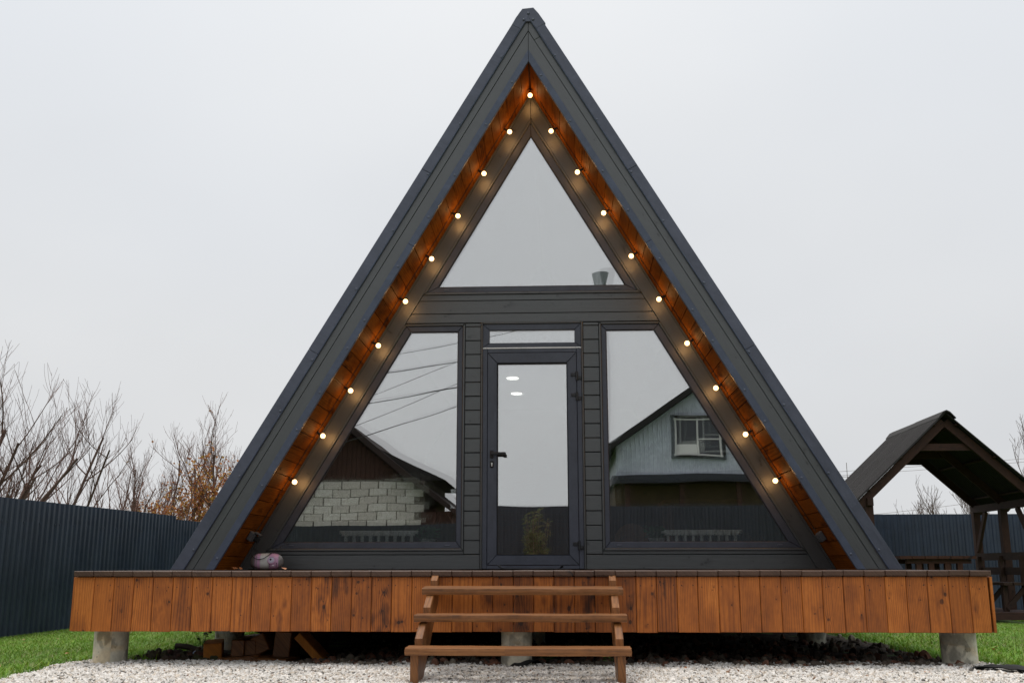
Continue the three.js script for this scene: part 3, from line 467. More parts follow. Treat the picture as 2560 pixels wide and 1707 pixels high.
// lawn
{
  const R = rng(202), P = [], blades = 6;
  for (let b = 0; b < blades; b++) {
    const a = R() * 6.28, lean = 0.25 + R() * 0.75, h = 0.7 + R() * 0.5, w = 0.055, ox = (R() - 0.5) * 0.5, oz = (R() - 0.5) * 0.5, dx = cos(a), dz = sin(a), q = (t, s) => [ox + dx * lean * t * t * 0.8 - dz * w * s * (1 - t * 0.6), h * t * (1 - 0.25 * lean * t), oz + dz * lean * t * t * 0.8 + dx * w * s * (1 - t * 0.6)];
    P.push(...q(0, -1), ...q(0, 1), ...q(0.55, 1), ...q(0, -1), ...q(0.55, 1), ...q(0.55, -1), ...q(0.55, -1), ...q(0.55, 1), ...q(1, 0));
  }
  const g = new THREE.BufferGeometry(); g.setAttribute('position', new THREE.Float32BufferAttribute(P, 3)); g.computeVertexNormals();
  const m = phy({ color: 0xffffff, roughness: 0.75, transmission: 0.3, thickness: 0, side: THREE.DoubleSide });
  for (const [s, label] of [[-1, 'short bright green lawn between the left fence and the deck'], [1, 'short bright green lawn to the right of the deck']]) {
    const L = []; let guard = 0;
    while (L.length < 62000 && guard++ < 900000) {
      const z = 2.2 - pow(R(), 0.8) * 15.5, span = s < 0 ? 4.6 : 8.5, x = s < 0 ? -7.1 + R() * span : 2.5 + R() * span;
      if (gravelIn(x, z) > -0.02 || (soilIn(x, z) > -0.05 + R() * 0.1)) continue;
      if (s < 0 && x < -6.93 - (z + 5) * 0.082 + 0.05) continue;
      if (s > 0 && z > -11.9 && z < -9.2 && x > 4.95 && x < 7.8) continue;
      const k = 0.75 + 0.5 * fbm(x * 1.3 + 5, z * 1.3, 3), e = R(), h = (0.036 + R() * 0.02) * (gravelIn(x, z) > -0.2 ? 1.5 : 1), sc = h;
      L.push([x, ground(x, z) - 0.004, z, (R() - 0.5) * 0.5, R() * 6.3, (R() - 0.5) * 0.5, sc * 1.5, h, sc * 1.5, e < 0.06 ? [0.3 * k, 0.3 * k, 0.1] : [(0.145 + R() * 0.08) * k, (0.28 + R() * 0.11) * k, (0.01 + R() * 0.012) * k]]);
    }
    tag(scatter('grass', g, m, L), label, null, null, 'stuff');
  }
}
// ------------------------------------------------------------------ fences of profiled sheet
function profiled(L, H, pitch, dep, flat = 0.35, th = 0.004) { // a sheet L long, H high, ribs upright, origin at its lower left corner
  const pts = [], s = pitch * (1 - flat * 2) / 2;
  for (let x = 0; x < L - 1e-6; x += pitch) for (const [dx, z] of [[0, 0], [pitch * flat, 0], [pitch * flat + s, dep], [pitch * 2 * flat + s, dep]]) if (x + dx < L) pts.push([x + dx, z]);
  pts.push([L, 0]);
  const back = pts.slice().reverse().map(([x, z]) => [x, z - th]);
  const g = new THREE.ExtrudeGeometry(new THREE.Shape([...back, ...pts].reverse().map((p) => new THREE.Vector2(p[0], p[1]))), { depth: H, bevelEnabled: false });
  g.rotateX(-PI / 2); g.scale(1, 1, -1); const q = g.attributes.position.array; for (let i = 0; i < q.length; i += 9) for (let k = 0; k < 3; k++) { const t = q[i + 3 + k]; q[i + 3 + k] = q[i + 6 + k]; q[i + 6 + k] = t; } g.computeVertexNormals();
  return uvAlong(g, [1, 0, 0], { L: 1.7, W: 1.7 });
}
function fence(label, A, B, H, steps, mat, pitch, dep, face, sheetW, names = true, grp) { // from A to B ([x, z]), ribs towards the side `face`; steps: [metres along, top height]
  const L = hypot(B[0] - A[0], B[1] - A[1]), f = thing('metal_fence', label, 'fence', [A[0], 0, A[1]], -atan2(B[1] - A[1], B[0] - A[0]));
  const sg = new THREE.CylinderGeometry(0.011, 0.013, 0.01, 8).rotateX(PI / 2), mats = [mat, mat.clone(), mat.clone()]; mats[1].color.multiplyScalar(1.07); mats[2].color.multiplyScalar(0.93);
  for (let x = 0, i = 0; x < L - 0.05; x += sheetW, i++) {
    const w = min(sheetW, L - x), top = steps.reduce((t, s) => x + 0.01 >= s[0] ? s[1] : t, steps[0][1]), m = mesh('fence_sheet', profiled(w, H, pitch, dep), mats[(i * 7 + (i >> 1)) % 3], f);
    m.position.set(x, top - H, 0); if (face < 0) { m.rotation.y = PI; m.position.x = x + w; } m.position.z += (i % 2) * 0.003;
    for (let q = pitch * 0.17; q < w; q += pitch * 3) for (const y of [top - 0.28, top - H + 0.3]) mesh('screw', sg, mat, f).position.set(x + q, y, face * 0.006 + 0.002);
  }
  for (const y of [0.28, H - 0.3]) { const t = steps[0][1] - y; mesh('rail', cbox(L, 0.04, 0.02, 0.002).translate(L / 2, t, -face * 0.022), M.fenceDark, f); }
  for (let x = 0.1; x < L; x += 2.4) mesh('post', cbox(0.06, H, 0.06, 0.003).translate(x, steps[0][1] - H / 2 - 0.06, -face * 0.065), M.fenceDark, f);
  return f;
}
// left boundary, stepping down towards the back; face +1 is local +z
{
  const d = [0.0817, -0.9967], A = [-7.63, 8.6], B = [-7.63 + d[0] * 22.4, 8.6 + d[1] * 22.4];
  fence('dark blue-grey corrugated metal fence along the left side of the lawn', A, B, 1.95, [[0, 0.857], [17.55, 0.80]], M.fence, 0.115, 0.02, 1, 1.15);
  fence('dark blue-grey profiled metal fence across the back behind the gazebo', [-5.8, -14], [18, -14], 1.98, [[0, 1.052]], M.fenceFar, 0.1375, 0.018, 1, 1.1);
  fence('right boundary fence of blue-grey profiled metal', [18, -14], [18, 8.2], 1.98, [[0, 1.05]], M.fenceFar, 0.1375, 0.018, 1, 1.1);
}
// ------------------------------------------------------------------ gazebo, table, bench
{
  const G = [6.37, -0.72, -10.55], gz = thing('gazebo', 'open brown timber gazebo with dark corrugated gable roof', 'gazebo', G), l = (x, y, z) => [x - G[0], y - G[1], z - G[2]];
  const bm = (n, a, b, w, h, p = gz) => beam(n, l(...a), l(...b), w, h, M.dark, p);
  const hw = 1.44, RL = (d) => 2.395 - 0.93 * d, xl = 6.37 - hw, xr = 6.37 + hw;
  for (const x of [5.11, 7.66]) { for (const z of [-9.42, -10.6, -11.75]) bm('post', [x, -0.7, z], [x, 0.98, z], 0.115, 0.115); bm('top_plate', [x, 1.02, -9.3], [x, 1.02, -11.86], 0.1, 0.12); }
  for (const z of [-9.36, -10.6, -11.72]) {
    for (const s of [-1, 1]) bm('rafter', [6.37 + s * (hw - 0.02), RL(hw - 0.02) - 0.11, z], [6.37 + s * 0.01, RL(0.01) - 0.11, z], 0.05, 0.125);
    bm('tie_beam', [5.93, 1.88, z - 0.05], [6.81, 1.88, z - 0.05], 0.045, 0.11);
  }
  for (const s of [-1, 1]) for (const t of [0.12, 0.5, 0.88]) bm('purlin', [6.37 + s * hw * t, RL(hw * t) - 0.015, -9.28], [6.37 + s * hw * t, RL(hw * t) - 0.015, -11.85], 0.06, 0.025);
  for (const s of [-1, 1]) {
    const an = atan2(0.93, 1), SL = (hw + 0.06) / cos(an), shW = 0.9;
    for (let i = 0; i < 3; i++) { // ribs run down the slope
      const g = profiled(shW, SL + 0.01, 0.076, 0.024, 0.3, 0.004), m = mesh('roof_sheet', g, M.gazRoof, gz);
      const rot = new THREE.Matrix4().makeBasis(new THREE.Vector3(0, 0, s < 0 ? 1 : -1), new THREE.Vector3(-s * cos(an), sin(an), 0), new THREE.Vector3(s * sin(an), cos(an), 0));
      const z0 = s < 0 ? -11.9 + i * 0.885 : -9.22 - i * 0.885; rot.setPosition(...l(6.37 + s * (hw + 0.06), RL(hw + 0.06) + 0.008 + i * 0.003, z0)); m.applyMatrix4(rot);
    }
  }
  const cap = [[-0.13, -0.115], [-0.05, -0.03], [0, -0.005], [0.05, -0.03], [0.14, -0.12], [0.14, -0.105], [0.055, -0.01], [0, 0.018], [-0.055, -0.01], [-0.13, -0.1]];
  for (const [a, b, o] of [[-9.19, -10.6, 0.006], [-10.55, -11.93, 0]]) mesh('ridge_cap', uvAlong(prism(cap, b, a), [0, 0, 1], V1).translate(0, 2.425 + o - G[1], -G[2]), M.gazRoof, gz);
  for (const [x, s] of [[5.11, 1], [7.66, -1]]) { bm('brace', [x + s * 0.03, 0.3, -11.7], [x + s * 0.03, 0.96, -11.22], 0.05, 0.09); bm('brace', [x + s * 0.03, 0.3, -9.45], [x + s * 0.03, 0.96, -9.95], 0.05, 0.09); }
  for (const z of [-9.36, -11.8]) bm('sill', [4.98, -0.72, z], [7.8, -0.72, z], 0.12, 0.1);
  for (let i = 0; i < 18; i++) bm('floor_board', [5.03 + i * 0.153, -0.675, -9.3], [5.03 + i * 0.153, -0.675, -11.85], 0.148, 0.028);
  const F = -0.66;
  { const T = [6.43, F, -10.5], t = thing('picnic_table', 'brown plank table inside the gazebo', 'table', T), q = (x, y, z) => [x - T[0], y - T[1], z - T[2]], b = (n, a, c, w, h) => beam(n, q(...a), q(...c), w, h, M.table ??= wood(brownT, 0.6, 0.001, { color: 0x9c8478 }), t, brownT);
    for (let i = 0; i < 6; i++) b('top_plank', [5.86 + i * 0.206, 0.172, -10.15], [5.86 + i * 0.206, 0.172 + (i % 2) * 0.004, -10.95], 0.2, 0.05);
    for (const z of [-10.3, -10.8]) b('cross_bar', [5.9, 0.11, z], [6.95, 0.11, z], 0.06, 0.07);
    for (const x of [6.1, 6.3, 6.56, 6.76]) for (const z of [-10.3, -10.8]) b('leg', [x, 0.075, z], [x, F, z], 0.085, 0.075); }
  { const T = [7.4, F, -10.55], t = thing('garden_bench', 'weathered bench with two back rails along the right side of the gazebo', 'bench', T), q = (x, y, z) => [x - T[0], y - T[1], z - T[2]], b = (n, a, c, w, h) => beam(n, q(...a), q(...c), w, h, M.bench ??= wood(deckT, 0.8, 0.001, { color: 0xb8b0a4 }), t, deckT);
    b('back_rail', [7.56, 0.19, -11.65], [7.56, 0.19, -9.5], 0.035, 0.12); b('back_rail', [7.56, -0.045, -11.65], [7.56, -0.045, -9.5], 0.035, 0.12);
    for (const x of [7.2, 7.36, 7.5]) b('seat_plank', [x, -0.24, -11.6], [x, -0.24, -9.55], 0.14, 0.04);
    for (const z of [-11.4, -10.5, -9.7]) { b('leg', [7.2, -0.27, z], [7.2, F, z], 0.07, 0.07); b('leg', [7.52, 0.2, z - 0.02], [7.52, F, z - 0.02], 0.07, 0.07); b('brace', [7.2, -0.62, z + 0.04], [7.5, -0.3, z + 0.04], 0.04, 0.07); } }
}

// ------------------------------------------------------------------ trees without leaves, or nearly so
class Wood { // collects tapered tubes
  constructor() { this.p = []; this.i = []; }
  tube(path, rad, sides) {
    const n0 = this.p.length / 3, up = new THREE.Vector3(), a = new THREE.Vector3(), b = new THREE.Vector3(), d = new THREE.Vector3();
    path.forEach((q, k) => {
      d.copy(path[min(k + 1, path.length - 1)]).sub(path[max(k - 1, 0)]).normalize(); up.set(abs(d.y) > 0.9 ? 1 : 0, abs(d.y) > 0.9 ? 0 : 1, 0);
      a.crossVectors(d, up).normalize(); b.crossVectors(d, a);
      for (let s = 0; s < sides; s++) { const t = s / sides * 2 * PI; this.p.push(q.x + (a.x * cos(t) + b.x * sin(t)) * rad[k], q.y + (a.y * cos(t) + b.y * sin(t)) * rad[k], q.z + (a.z * cos(t) + b.z * sin(t)) * rad[k]); }
    });
    for (let k = 0; k + 1 < path.length; k++) for (let s = 0; s < sides; s++) { const A = n0 + k * sides + s, B = n0 + k * sides + (s + 1) % sides; this.i.push(A, A + sides, B, B, A + sides, B + sides); }
  }
  geo() { const g = new THREE.BufferGeometry(); g.setAttribute('position', new THREE.Float32BufferAttribute(this.p, 3)); g.setIndex(this.i); g.computeVertexNormals(); return g; }
}
function grow3(R, W, p, dir, len, r, level, o, leafAt) {
  const n = level === 0 ? 8 : level === 1 ? 7 : 5, path = [p.clone()], rad = [r], d = dir.clone(), q = p.clone(), end = level === 0 ? 0.45 : 0.4;
  for (let k = 1; k <= n; k++) {
    d.x += (R() - 0.5) * o.wob; d.z += (R() - 0.5) * o.wob; d.y += (R() - 0.5) * o.wob * 0.6 + o.up * (level ? 1 : 0.4); d.normalize();
    q.addScaledVector(d, len / n); path.push(q.clone()); rad.push(lerp(r, max(o.rmin * 0.75, r * end), k / n));
    if (leafAt && level >= 1) leafAt(q, d);
  }
  (level < 2 ? W.trunk : W.twigs).tube(path, rad, level < 2 ? 5 : 3);
  if (level >= o.levels) return;
  const c = o.kids[level], len2 = o.lens[level];
  for (let k = 0; k < c; k++) {
    const t = level === 0 ? lerp(o.from, 1, (k + R() * 0.8) / c) : lerp(0.15, 0.98, (k + R()) / c), f = t * n, a = min(n - 1, floor(f)), s = path[a].clone().lerp(path[a + 1], f - a), base = path[a + 1].clone().sub(path[a]).normalize();
    const side = new THREE.Vector3(R() - 0.5, (R() - 0.35) * 0.5, R() - 0.5).normalize(), an = o.angle * (0.7 + R() * 0.6), nd = base.multiplyScalar(cos(an)).addScaledVector(side, sin(an)); nd.y += o.rise; nd.normalize();
    grow3(R, W, s, nd, len2 * (0.6 + R() * 0.8) * (1.15 - t * 0.5), max(o.rmin, lerp(rad[a], rad[a + 1], f - a) * 0.55), level + 1, o, leafAt);
  }
}
const leafG = (() => { const g = new THREE.BufferGeometry(), P = [0, 0, 0, 0.5, 0.1, 0.45, 0, 0, 1, 0, 0, 0, 0, 0, 1, -0.5, 0.1, 0.45, 0, 0, 1, 0.3, 0.12, 0.75, 0.5, 0.1, 0.45, 0, 0, 1, -0.5, 0.1, 0.45, -0.3, 0.12, 0.75]; g.setAttribute('position', new THREE.Float32BufferAttribute(P, 3)); g.computeVertexNormals(); return g; })();
const leafM = phy({ color: 0xffffff, roughness: 0.7, transmission: 0.35, thickness: 0, side: THREE.DoubleSide });
function tree(label, seed, base, o, grp, name = 'bare_tree', mats = [M.bark, M.twig]) {
  const R = rng(seed), t = thing(name, label, 'tree', base, 0, grp), W = { trunk: new Wood(), twigs: new Wood() };
  o = { wob: 0.32, up: 0.06, rise: 0.35, angle: 0.75, levels: 3, kids: [9, 8, 5], lens: [1.6, 0.75, 0.35], from: 0.3, rmin: 0.0029, r: 0.06, len: 3, dir: [0, 1, 0], limbs: 1, leaves: 0, leafTop: 9, ...o };
  const L = [], leafAt = o.leaves ? (q, d) => {
    const y = q.y + base[1]; if (R() > o.leaves * sstep(o.leafTop, o.leafTop - 1.1, y) + 0.012 * o.leaves) return;
    const n = 1 + floor(R() * 3); for (let k = 0; k < n; k++) { const s = 0.04 + R() * 0.04, c = R(); L.push([q.x + (R() - 0.5) * 0.09, q.y + (R() - 0.5) * 0.09, q.z + (R() - 0.5) * 0.09, R() * 6.3, R() * 6.3, R() * 6.3, s * 0.8, s, s, c < 0.3 ? [0.62, 0.38, 0.08] : c < 0.8 ? [0.62, 0.25, 0.06] : [0.34, 0.11, 0.05]]); }
  } : null;
  for (let k = 0; k < o.limbs; k++) { const dv = new THREE.Vector3(...o.dir); if (k) { dv.x += (R() - 0.5) * 1.1; dv.z += (R() - 0.5) * 1.1; } grow3(R, W, new THREE.Vector3(k ? (R() - 0.5) * 0.1 : 0, 0, k ? (R() - 0.5) * 0.1 : 0), dv.normalize(), o.len * (k ? 0.75 + R() * 0.3 : 1), o.r * (k ? 0.8 : 1), 0, o, leafAt); }
  mesh('trunk', W.trunk.geo(), mats[0], t); if (W.twigs.p.length) mesh('twigs', W.twigs.geo(), mats[1], t);
  if (L.length) scatter('leaves', leafG, leafM, L, t).userData.kind = 'stuff';
  return t;
}
const fruit = { limbs: 4, kids: [8, 7, 4], lens: [1.5, 0.75, 0.4], up: 0.075, r: 0.05 };
tree('wide bare fruit tree at the left edge with limbs sweeping up over the fence', 301, [-9.9, -0.85, -9.2], { ...fruit, limbs: 4, len: 3.3, dir: [0.55, 1, 0.1], r: 0.06, kids: [7, 6, 4], wob: 0.26 });
tree('dense bare fruit tree just beyond the wide left one', 302, [-10.6, -0.85, -12], { ...fruit, limbs: 3, kids: [6, 5, 4], len: 3.0, dir: [0.3, 1, 0.1] });
tree('slim bare tree of few long forked shoots standing apart over the left fence', 303, [-8.9, -0.85, -11], { limbs: 2, len: 3.3, dir: [0.18, 1, 0], r: 0.042, kids: [5, 5, 3], lens: [1.35, 0.7, 0.35], up: 0.09, wob: 0.2, from: 0.45 });
tree('thin bare sapling between the slim forked tree and the orange-leaved trees', 304, [-8.5, -0.85, -14], { len: 2.9, r: 0.035, kids: [14, 6, 3], lens: [0.9, 0.42, 0.22], up: 0.1, leaves: 0.2, leafTop: 1.6 });
tree('bare sapling with a few brown leaves left of the tall orange-leaved tree', 305, [-8.1, -0.85, -14.6], { len: 3.2, r: 0.035, kids: [14, 6, 3], lens: [0.9, 0.42, 0.22], up: 0.1, leaves: 0.7, leafTop: 2.0 });
tree('tall upright tree with orange leaves low and bare forked tips', 306, [-7.9, -0.85, -15.2], { len: 3.15, r: 0.05, kids: [12, 6, 4], lens: [1.35, 0.6, 0.3], up: 0.07, angle: 0.7, rmin: 0.003, leaves: 0.55, leafTop: 2.35 }, null, 'autumn_tree');
tree('upright tree full of orange leaves close against the left roof slope', 307, [-7.0, -0.85, -15.6], { len: 3.4, r: 0.045, kids: [12, 6, 4], lens: [1.35, 0.6, 0.3], up: 0.07, angle: 0.7, rmin: 0.003, leaves: 0.5, leafTop: 2.6 }, null, 'autumn_tree');
tree('low tree with golden leaves behind the tall orange-leaved tree', 308, [-8.6, -0.85, -17.5], { len: 2.9, r: 0.04, kids: [13, 7, 4], lens: [1.2, 0.55, 0.28], up: 0.07, leaves: 0.65, leafTop: 2.0 }, null, 'autumn_tree');
tree('small golden tree at the foot of the left roof slope', 309, [-6.6, -0.85, -17], { len: 2.8, r: 0.04, kids: [13, 7, 4], lens: [1.2, 0.55, 0.28], up: 0.07, leaves: 0.65, leafTop: 2.2 }, null, 'autumn_tree');
tree('low spreading tree with thin orange leaves behind the bare saplings', 310, [-9.6, -0.85, -18], { len: 2.5, r: 0.04, kids: [12, 7, 4], lens: [1.2, 0.55, 0.28], up: 0.07, leaves: 0.7, leafTop: 1.8 }, null, 'autumn_tree');
{ // tangle of shoots along the far side of the left fence
  const R = rng(320), W = { trunk: new Wood(), twigs: new Wood() }, o = { wob: 0.4, up: 0.05, rise: 0.3, angle: 0.8, levels: 2, kids: [8, 5], lens: [0.7, 0.35], from: 0.25, rmin: 0.0026 };
  for (let i = 0; i < 70; i++) { const z = -9 - R() * 9.5, x = -6.55 - (-z - 9) * 0.05 - R() * 5.2 - 0.4; grow3(R, W, new THREE.Vector3(x, -0.85, z), new THREE.Vector3(R() - 0.5, 2.2, R() - 0.5).normalize(), 2.0 + R() * 1.0, 0.012 + R() * 0.012, 0, o, null); }
  tag(mesh('brushwood', mergeGeometries([W.trunk.geo(), W.twigs.geo()]), M.twig), 'tangle of bare brown shoots behind the left fence', null, null, 'stuff');
}
const far = { r: 0.05, limbs: 3, kids: [8, 6, 4], lens: [1.3, 0.65, 0.35], up: 0.08, rmin: 0.0055 };
tree('bare tree seen through the middle of the gazebo opening', 331, [11.5, -0.8, -24], { ...far, limbs: 2, kids: [7, 5, 3], len: 2.5, lens: [1.1, 0.55, 0.3] }, null, 'bare_tree', [M.barkFar, M.barkFar]);
tree('faint bare tree low in the left of the gazebo opening', 332, [13.4, -0.8, -32], { ...far, limbs: 2, len: 2.2, kids: [6, 5, 3] }, null, 'bare_tree', [M.barkFar, M.barkFar]);
tree('bare tree at the right of the gazebo opening beside the roof', 333, [12.9, -0.8, -25], { ...far, limbs: 2, len: 2.3, kids: [7, 5, 3] }, null, 'bare_tree', [M.barkFar, M.barkFar]);
tree('bare shoots rising above the right roof slope of the gazebo', 334, [11.1, -0.8, -18], { len: 3.7, r: 0.04, limbs: 2, kids: [6, 5, 3], lens: [1.1, 0.5, 0.25], up: 0.1, wob: 0.22, rmin: 0.005 }, null, 'bare_tree', [M.barkFar, M.barkFar]);
// ------------------------------------------------------------------ far things on the right
{
  const c = thing('cottage', 'small grey cottage gable with timber trim beyond the back fence', 'house', [10.9, -0.8, -37]);
  const gb = (w, e, a) => [[-w, 0], [w, 0], [w, e], [0, a], [-w, e]];
  mesh('wall', prism(gb(2.3, 2.75, 4.9), -6, 0), std({ color: 0x9aa0a0, roughness: 0.9, map: grimeMap }), c);
  for (const s of [-1, 1]) mesh('roof', prism(ccw([[s * 2.75, 2.33], [s * 2.75, 2.47], [0, 5.1], [0, 4.94]]), -6.3, 0.3), M.dark, c);
  mesh('beam', prism([[-2.3, 2.9], [2.3, 2.9], [2.3, 3.05], [-2.3, 3.05]], 0.002, 0.06), M.dark, c);
  const w = group('window', c); mesh('pane', prism([[0.9, 2.0], [2.0, 2.0], [2.0, 2.8], [0.9, 2.8]], 0.003, 0.02), std({ color: 0xb6c2c8, roughness: 0.2 }), w);
  for (const x of [0.9, 1.45, 2.0]) mesh('window_frame', prism([[x - 0.04, 1.95], [x + 0.04, 1.95], [x + 0.04, 2.85], [x - 0.04, 2.85]], 0.022, 0.05), M.dark, w);
  for (const [label, pts] of [['upper thin power line high behind the gazebo', [[5, 4.15, -45], [14.2, 4.667, -45], [23.2, 5.25, -45], [40, 6.6, -45]]], ['lower thin power line behind the gazebo', [[5, 3.9, -45], [14.3, 4.468, -45], [23.2, 5.09, -45], [40, 6.5, -45]]], ['thin line just above the back fence top', [[8, 1.85, -45], [16.3, 2.613, -45], [20.6, 3.12, -45], [40, 6, -45]]]])
    tag(mesh('power_line', tube(pts, 0.008, 40, 5), M.barkFar), label, 'cable');
  const an = thing('antenna_mast', 'thin antenna mast rising behind the left slope of the gazebo', 'antenna', [14.5, -0.8, -45]);
  mesh('mast', new THREE.CylinderGeometry(0.014, 0.022, 5.9, 6).translate(0, 2.95, 0), M.barkFar, an); mesh('cross_bar', cbox(0.5, 0.02, 0.02, 0.003).translate(0, 5.2, 0), M.barkFar, an);
}
// ------------------------------------------------------------------ under the deck
{
  const wd = [ // [x, z, height of centre, w, h, length, turn, tilt, roll, label]
    [-2.37, -0.72, -0.585, 0.13, 0.125, 0.5, 0.28, 0, 0.04, 'orange square-cut timber end leftmost under the deck'],
    [-2.17, -0.82, -0.575, 0.095, 0.14, 0.5, 0.1, 0, -0.03, 'dull timber block right of the leftmost orange one'],
    [-2.075, -0.86, -0.575, 0.085, 0.135, 0.5, 0.05, 0, 0.02, 'narrow timber block behind the second one'],
    [-1.98, -0.84, -0.54, 0.13, 0.13, 0.45, -0.1, 0, 0.45, 'tilted dark timber block in the middle of the pile'],
    [-1.83, -0.82, -0.545, 0.125, 0.2, 0.45, 0.05, 0, -0.08, 'tall upright timber block near the right of the pile'],
    [-1.6, -0.66, -0.56, 0.27, 0.055, 0.4, 0.1, 0, -0.8, 'orange plank end leaning steeply right of the timber pile'],
    [-2.12, -0.6, -0.645, 0.3, 0.06, 0.3, 0.15, 0, 0.06, 'flat brown timber lying low below the pile'],
    [-1.84, -0.55, -0.648, 0.25, 0.055, 0.3, -0.1, 0, -0.04, 'flat brown timber lying low right of the other flat one'],
  ];
  wd.forEach(([x, z, y, w, h, d, ry, rx, rz, label], i) => {
    const m = mesh('timber_offcut', uvAlong(cbox(w, h, d, 0.006), [0, 0, 1], brownT, i * 0.4, i * 0.17), i === 0 || i === 5 ? M.offcut ??= std({ color: 0xc98238, bumpMap: brownT.bump, bumpScale: 0.003, map: grimeMap, roughness: 0.9 }) : M.brown);
    m.position.set(x, y, z); m.rotation.set(rx, ry, rz, 'YXZ'); tag(m, label, 'timber', 'timber offcuts under the deck');
  });
  const plank = mesh('timber_board', uvAlong(cbox(0.7, 0.22, 0.05, 0.005), [1, 0, 0], darkT), M.dark); plank.position.set(-1.95, -0.46, -1.3); plank.rotation.set(0, 0.1, -0.32); tag(plank, 'dark wide board lying slanted on top of the timber pile', 'board');
  const br = mesh('broken_branch', tube([[-2.75, -0.575, -0.95], [-2.66, -0.578, -0.93], [-2.56, -0.6, -0.9], [-2.5, -0.63, -0.85]], 0.022, 14, 7), M.barkDark); tag(br, 'short thick dead branch lying left of the timber pile', 'branch');
  const sheet = (name, pts, mat, label, cat) => { // a crumpled strip of sheet: rows of points across
    const P = [], I = [], n = pts[0].length; pts.forEach((r) => r.forEach((p) => P.push(...p))); pts.forEach((r) => r.forEach((p) => P.push(p[0], p[1] - 0.006, p[2])));
    const K = pts.length * n; for (let j = 0; j + 1 < pts.length; j++) for (let i = 0; i + 1 < n; i++) { const a = j * n + i; I.push(a, a + n, a + 1, a + 1, a + n, a + n + 1, K + a, K + a + 1, K + a + n, K + a + 1, K + a + n + 1, K + a + n); }
    const g = new THREE.BufferGeometry(); g.setAttribute('position', new THREE.Float32BufferAttribute(P, 3)); g.setIndex(I); g.computeVertexNormals(); return tag(mesh(name, g, mat), label, cat);
  };
  const R = rng(8), strip = (a, b, w, n, lift) => { const rows = []; for (let j = 0; j <= 5; j++) { const r = []; for (let i = 0; i <= n; i++) { const t = i / n, x = lerp(a[0], b[0], t) + (j / 5 - 0.5) * w[0], z = lerp(a[1], b[1], t) + (j / 5 - 0.5) * w[1]; r.push([x, ground(x, z) + 0.02 + lift * sin(t * PI) * (0.5 + 0.5 * fbm(t * 4, j * 0.7, 2)) + (R() - 0.5) * 0.012, z]); } rows.push(r); } return rows; };
  sheet('ground_fabric', strip([2.92, -0.02], [3.42, 0.42], [0.13, -0.14], 14, 0.05), M.blackMatt, 'black ground fabric poking out of the gravel beside the right front post', 'fabric');
  sheet('ground_fabric', strip([-0.06, 0.0], [0.12, -0.26], [0.09, 0.05], 8, 0.05), M.blackMatt, 'scrap of black ground fabric at the foot of the middle post', 'fabric');
  sheet('plastic_film', strip([-2.55, -0.68], [-2.45, -0.84], [0.07, 0.03], 6, 0.06), std({ color: 0x6d84a8, roughness: 0.3 }), 'scrap of pale blue plastic film left of the orange timber end', 'film');
  const weed = (x, z, n, h, label, col) => { const w = thing('weed', label, 'plant', [x, ground(x, z), z]), L = [], Wd = new Wood(); for (let i = 0; i < n; i++) { const a = R() * 6.3, r = 0.03 + R() * 0.07, t = new THREE.Vector3(cos(a) * r, h * (0.5 + R() * 0.6), sin(a) * r); Wd.tube([new THREE.Vector3(0, 0, 0), t.clone().multiplyScalar(0.5).setY(t.y * 0.7), t], [0.002, 0.0016, 0.001], 3); for (let k = 0; k < 4; k++) { const s = 0.022 + R() * 0.016; L.push([t.x + (R() - 0.5) * 0.04, t.y - R() * h * 0.5, t.z + (R() - 0.5) * 0.04, R() * 2 - 1, R() * 6.3, R() * 2 - 1, s, s, s, col]); } } mesh('stem', Wd.geo(), std({ color: 0x42602a, roughness: 0.8 }), w); const lm = scatter('leaves', leafG, leafM, L, w); lm.userData.kind = 'stuff'; };
  weed(0.17, -0.45, 10, 0.1, 'small green weed right of the middle post', [0.07, 0.17, 0.04]); weed(0.62, -0.2, 4, 0.06, 'tiny weed in the gravel edge right of the middle post', [0.13, 0.22, 0.04]); weed(-2.72, -1.45, 7, 0.26, 'dark stalk with shrivelled leaves against the rear left post', [0.03, 0.045, 0.02]);
  for (const [x, z, n, label] of [[-3.33, -0.1, 10, 'long loose grass tuft left of the front post'], [-3.42, 0.4, 10, 'long loose grass tuft at the gravel edge'], [-2.8, -0.9, 8, 'grass tuft behind the earth heap']]) { const w = thing('grass_tuft', label, 'grass', [x, ground(x, z), z]), Wd = new Wood(); for (let i = 0; i < n; i++) { const a = R() * 6.3, l = 0.09 + R() * 0.1; Wd.tube([0, 0.4, 0.75, 1].map((t) => new THREE.Vector3(cos(a) * l * t * t * 0.9 + i * 0.004, l * 0.75 * (t - 0.35 * t * t), sin(a) * l * t * t * 0.9)), [0.003, 0.0028, 0.002, 0.0005], 3); } mesh('blades', Wd.geo(), std({ color: 0x6f9440, roughness: 0.7 }), w); }
  const fl = []; for (const [x, y, z, s] of [[-2.62, 0.006, -1.9, 0.05], [-2.6, 0.012, -1.86, 0.05], [-2.66, 0.006, -1.82, 0.04], [-2.55, 0.006, -1.84, 0.035], [-3.34, -0.63, -0.05, 0.06], [-3.5, -0.63, 0.3, 0.05], [-3.85, -0.66, -0.3, 0.04], [1.05, -0.63, 0.12, 0.045], [2.6, -0.63, 0.3, 0.05], [-1.9, 0.006, -0.9, 0.05], [3.5, -0.65, -1.2, 0.04]]) fl.push([x, y, z, R() * 0.5, R() * 6, R() * 0.5, s, s, s, [0.5, 0.17, 0.04]]);
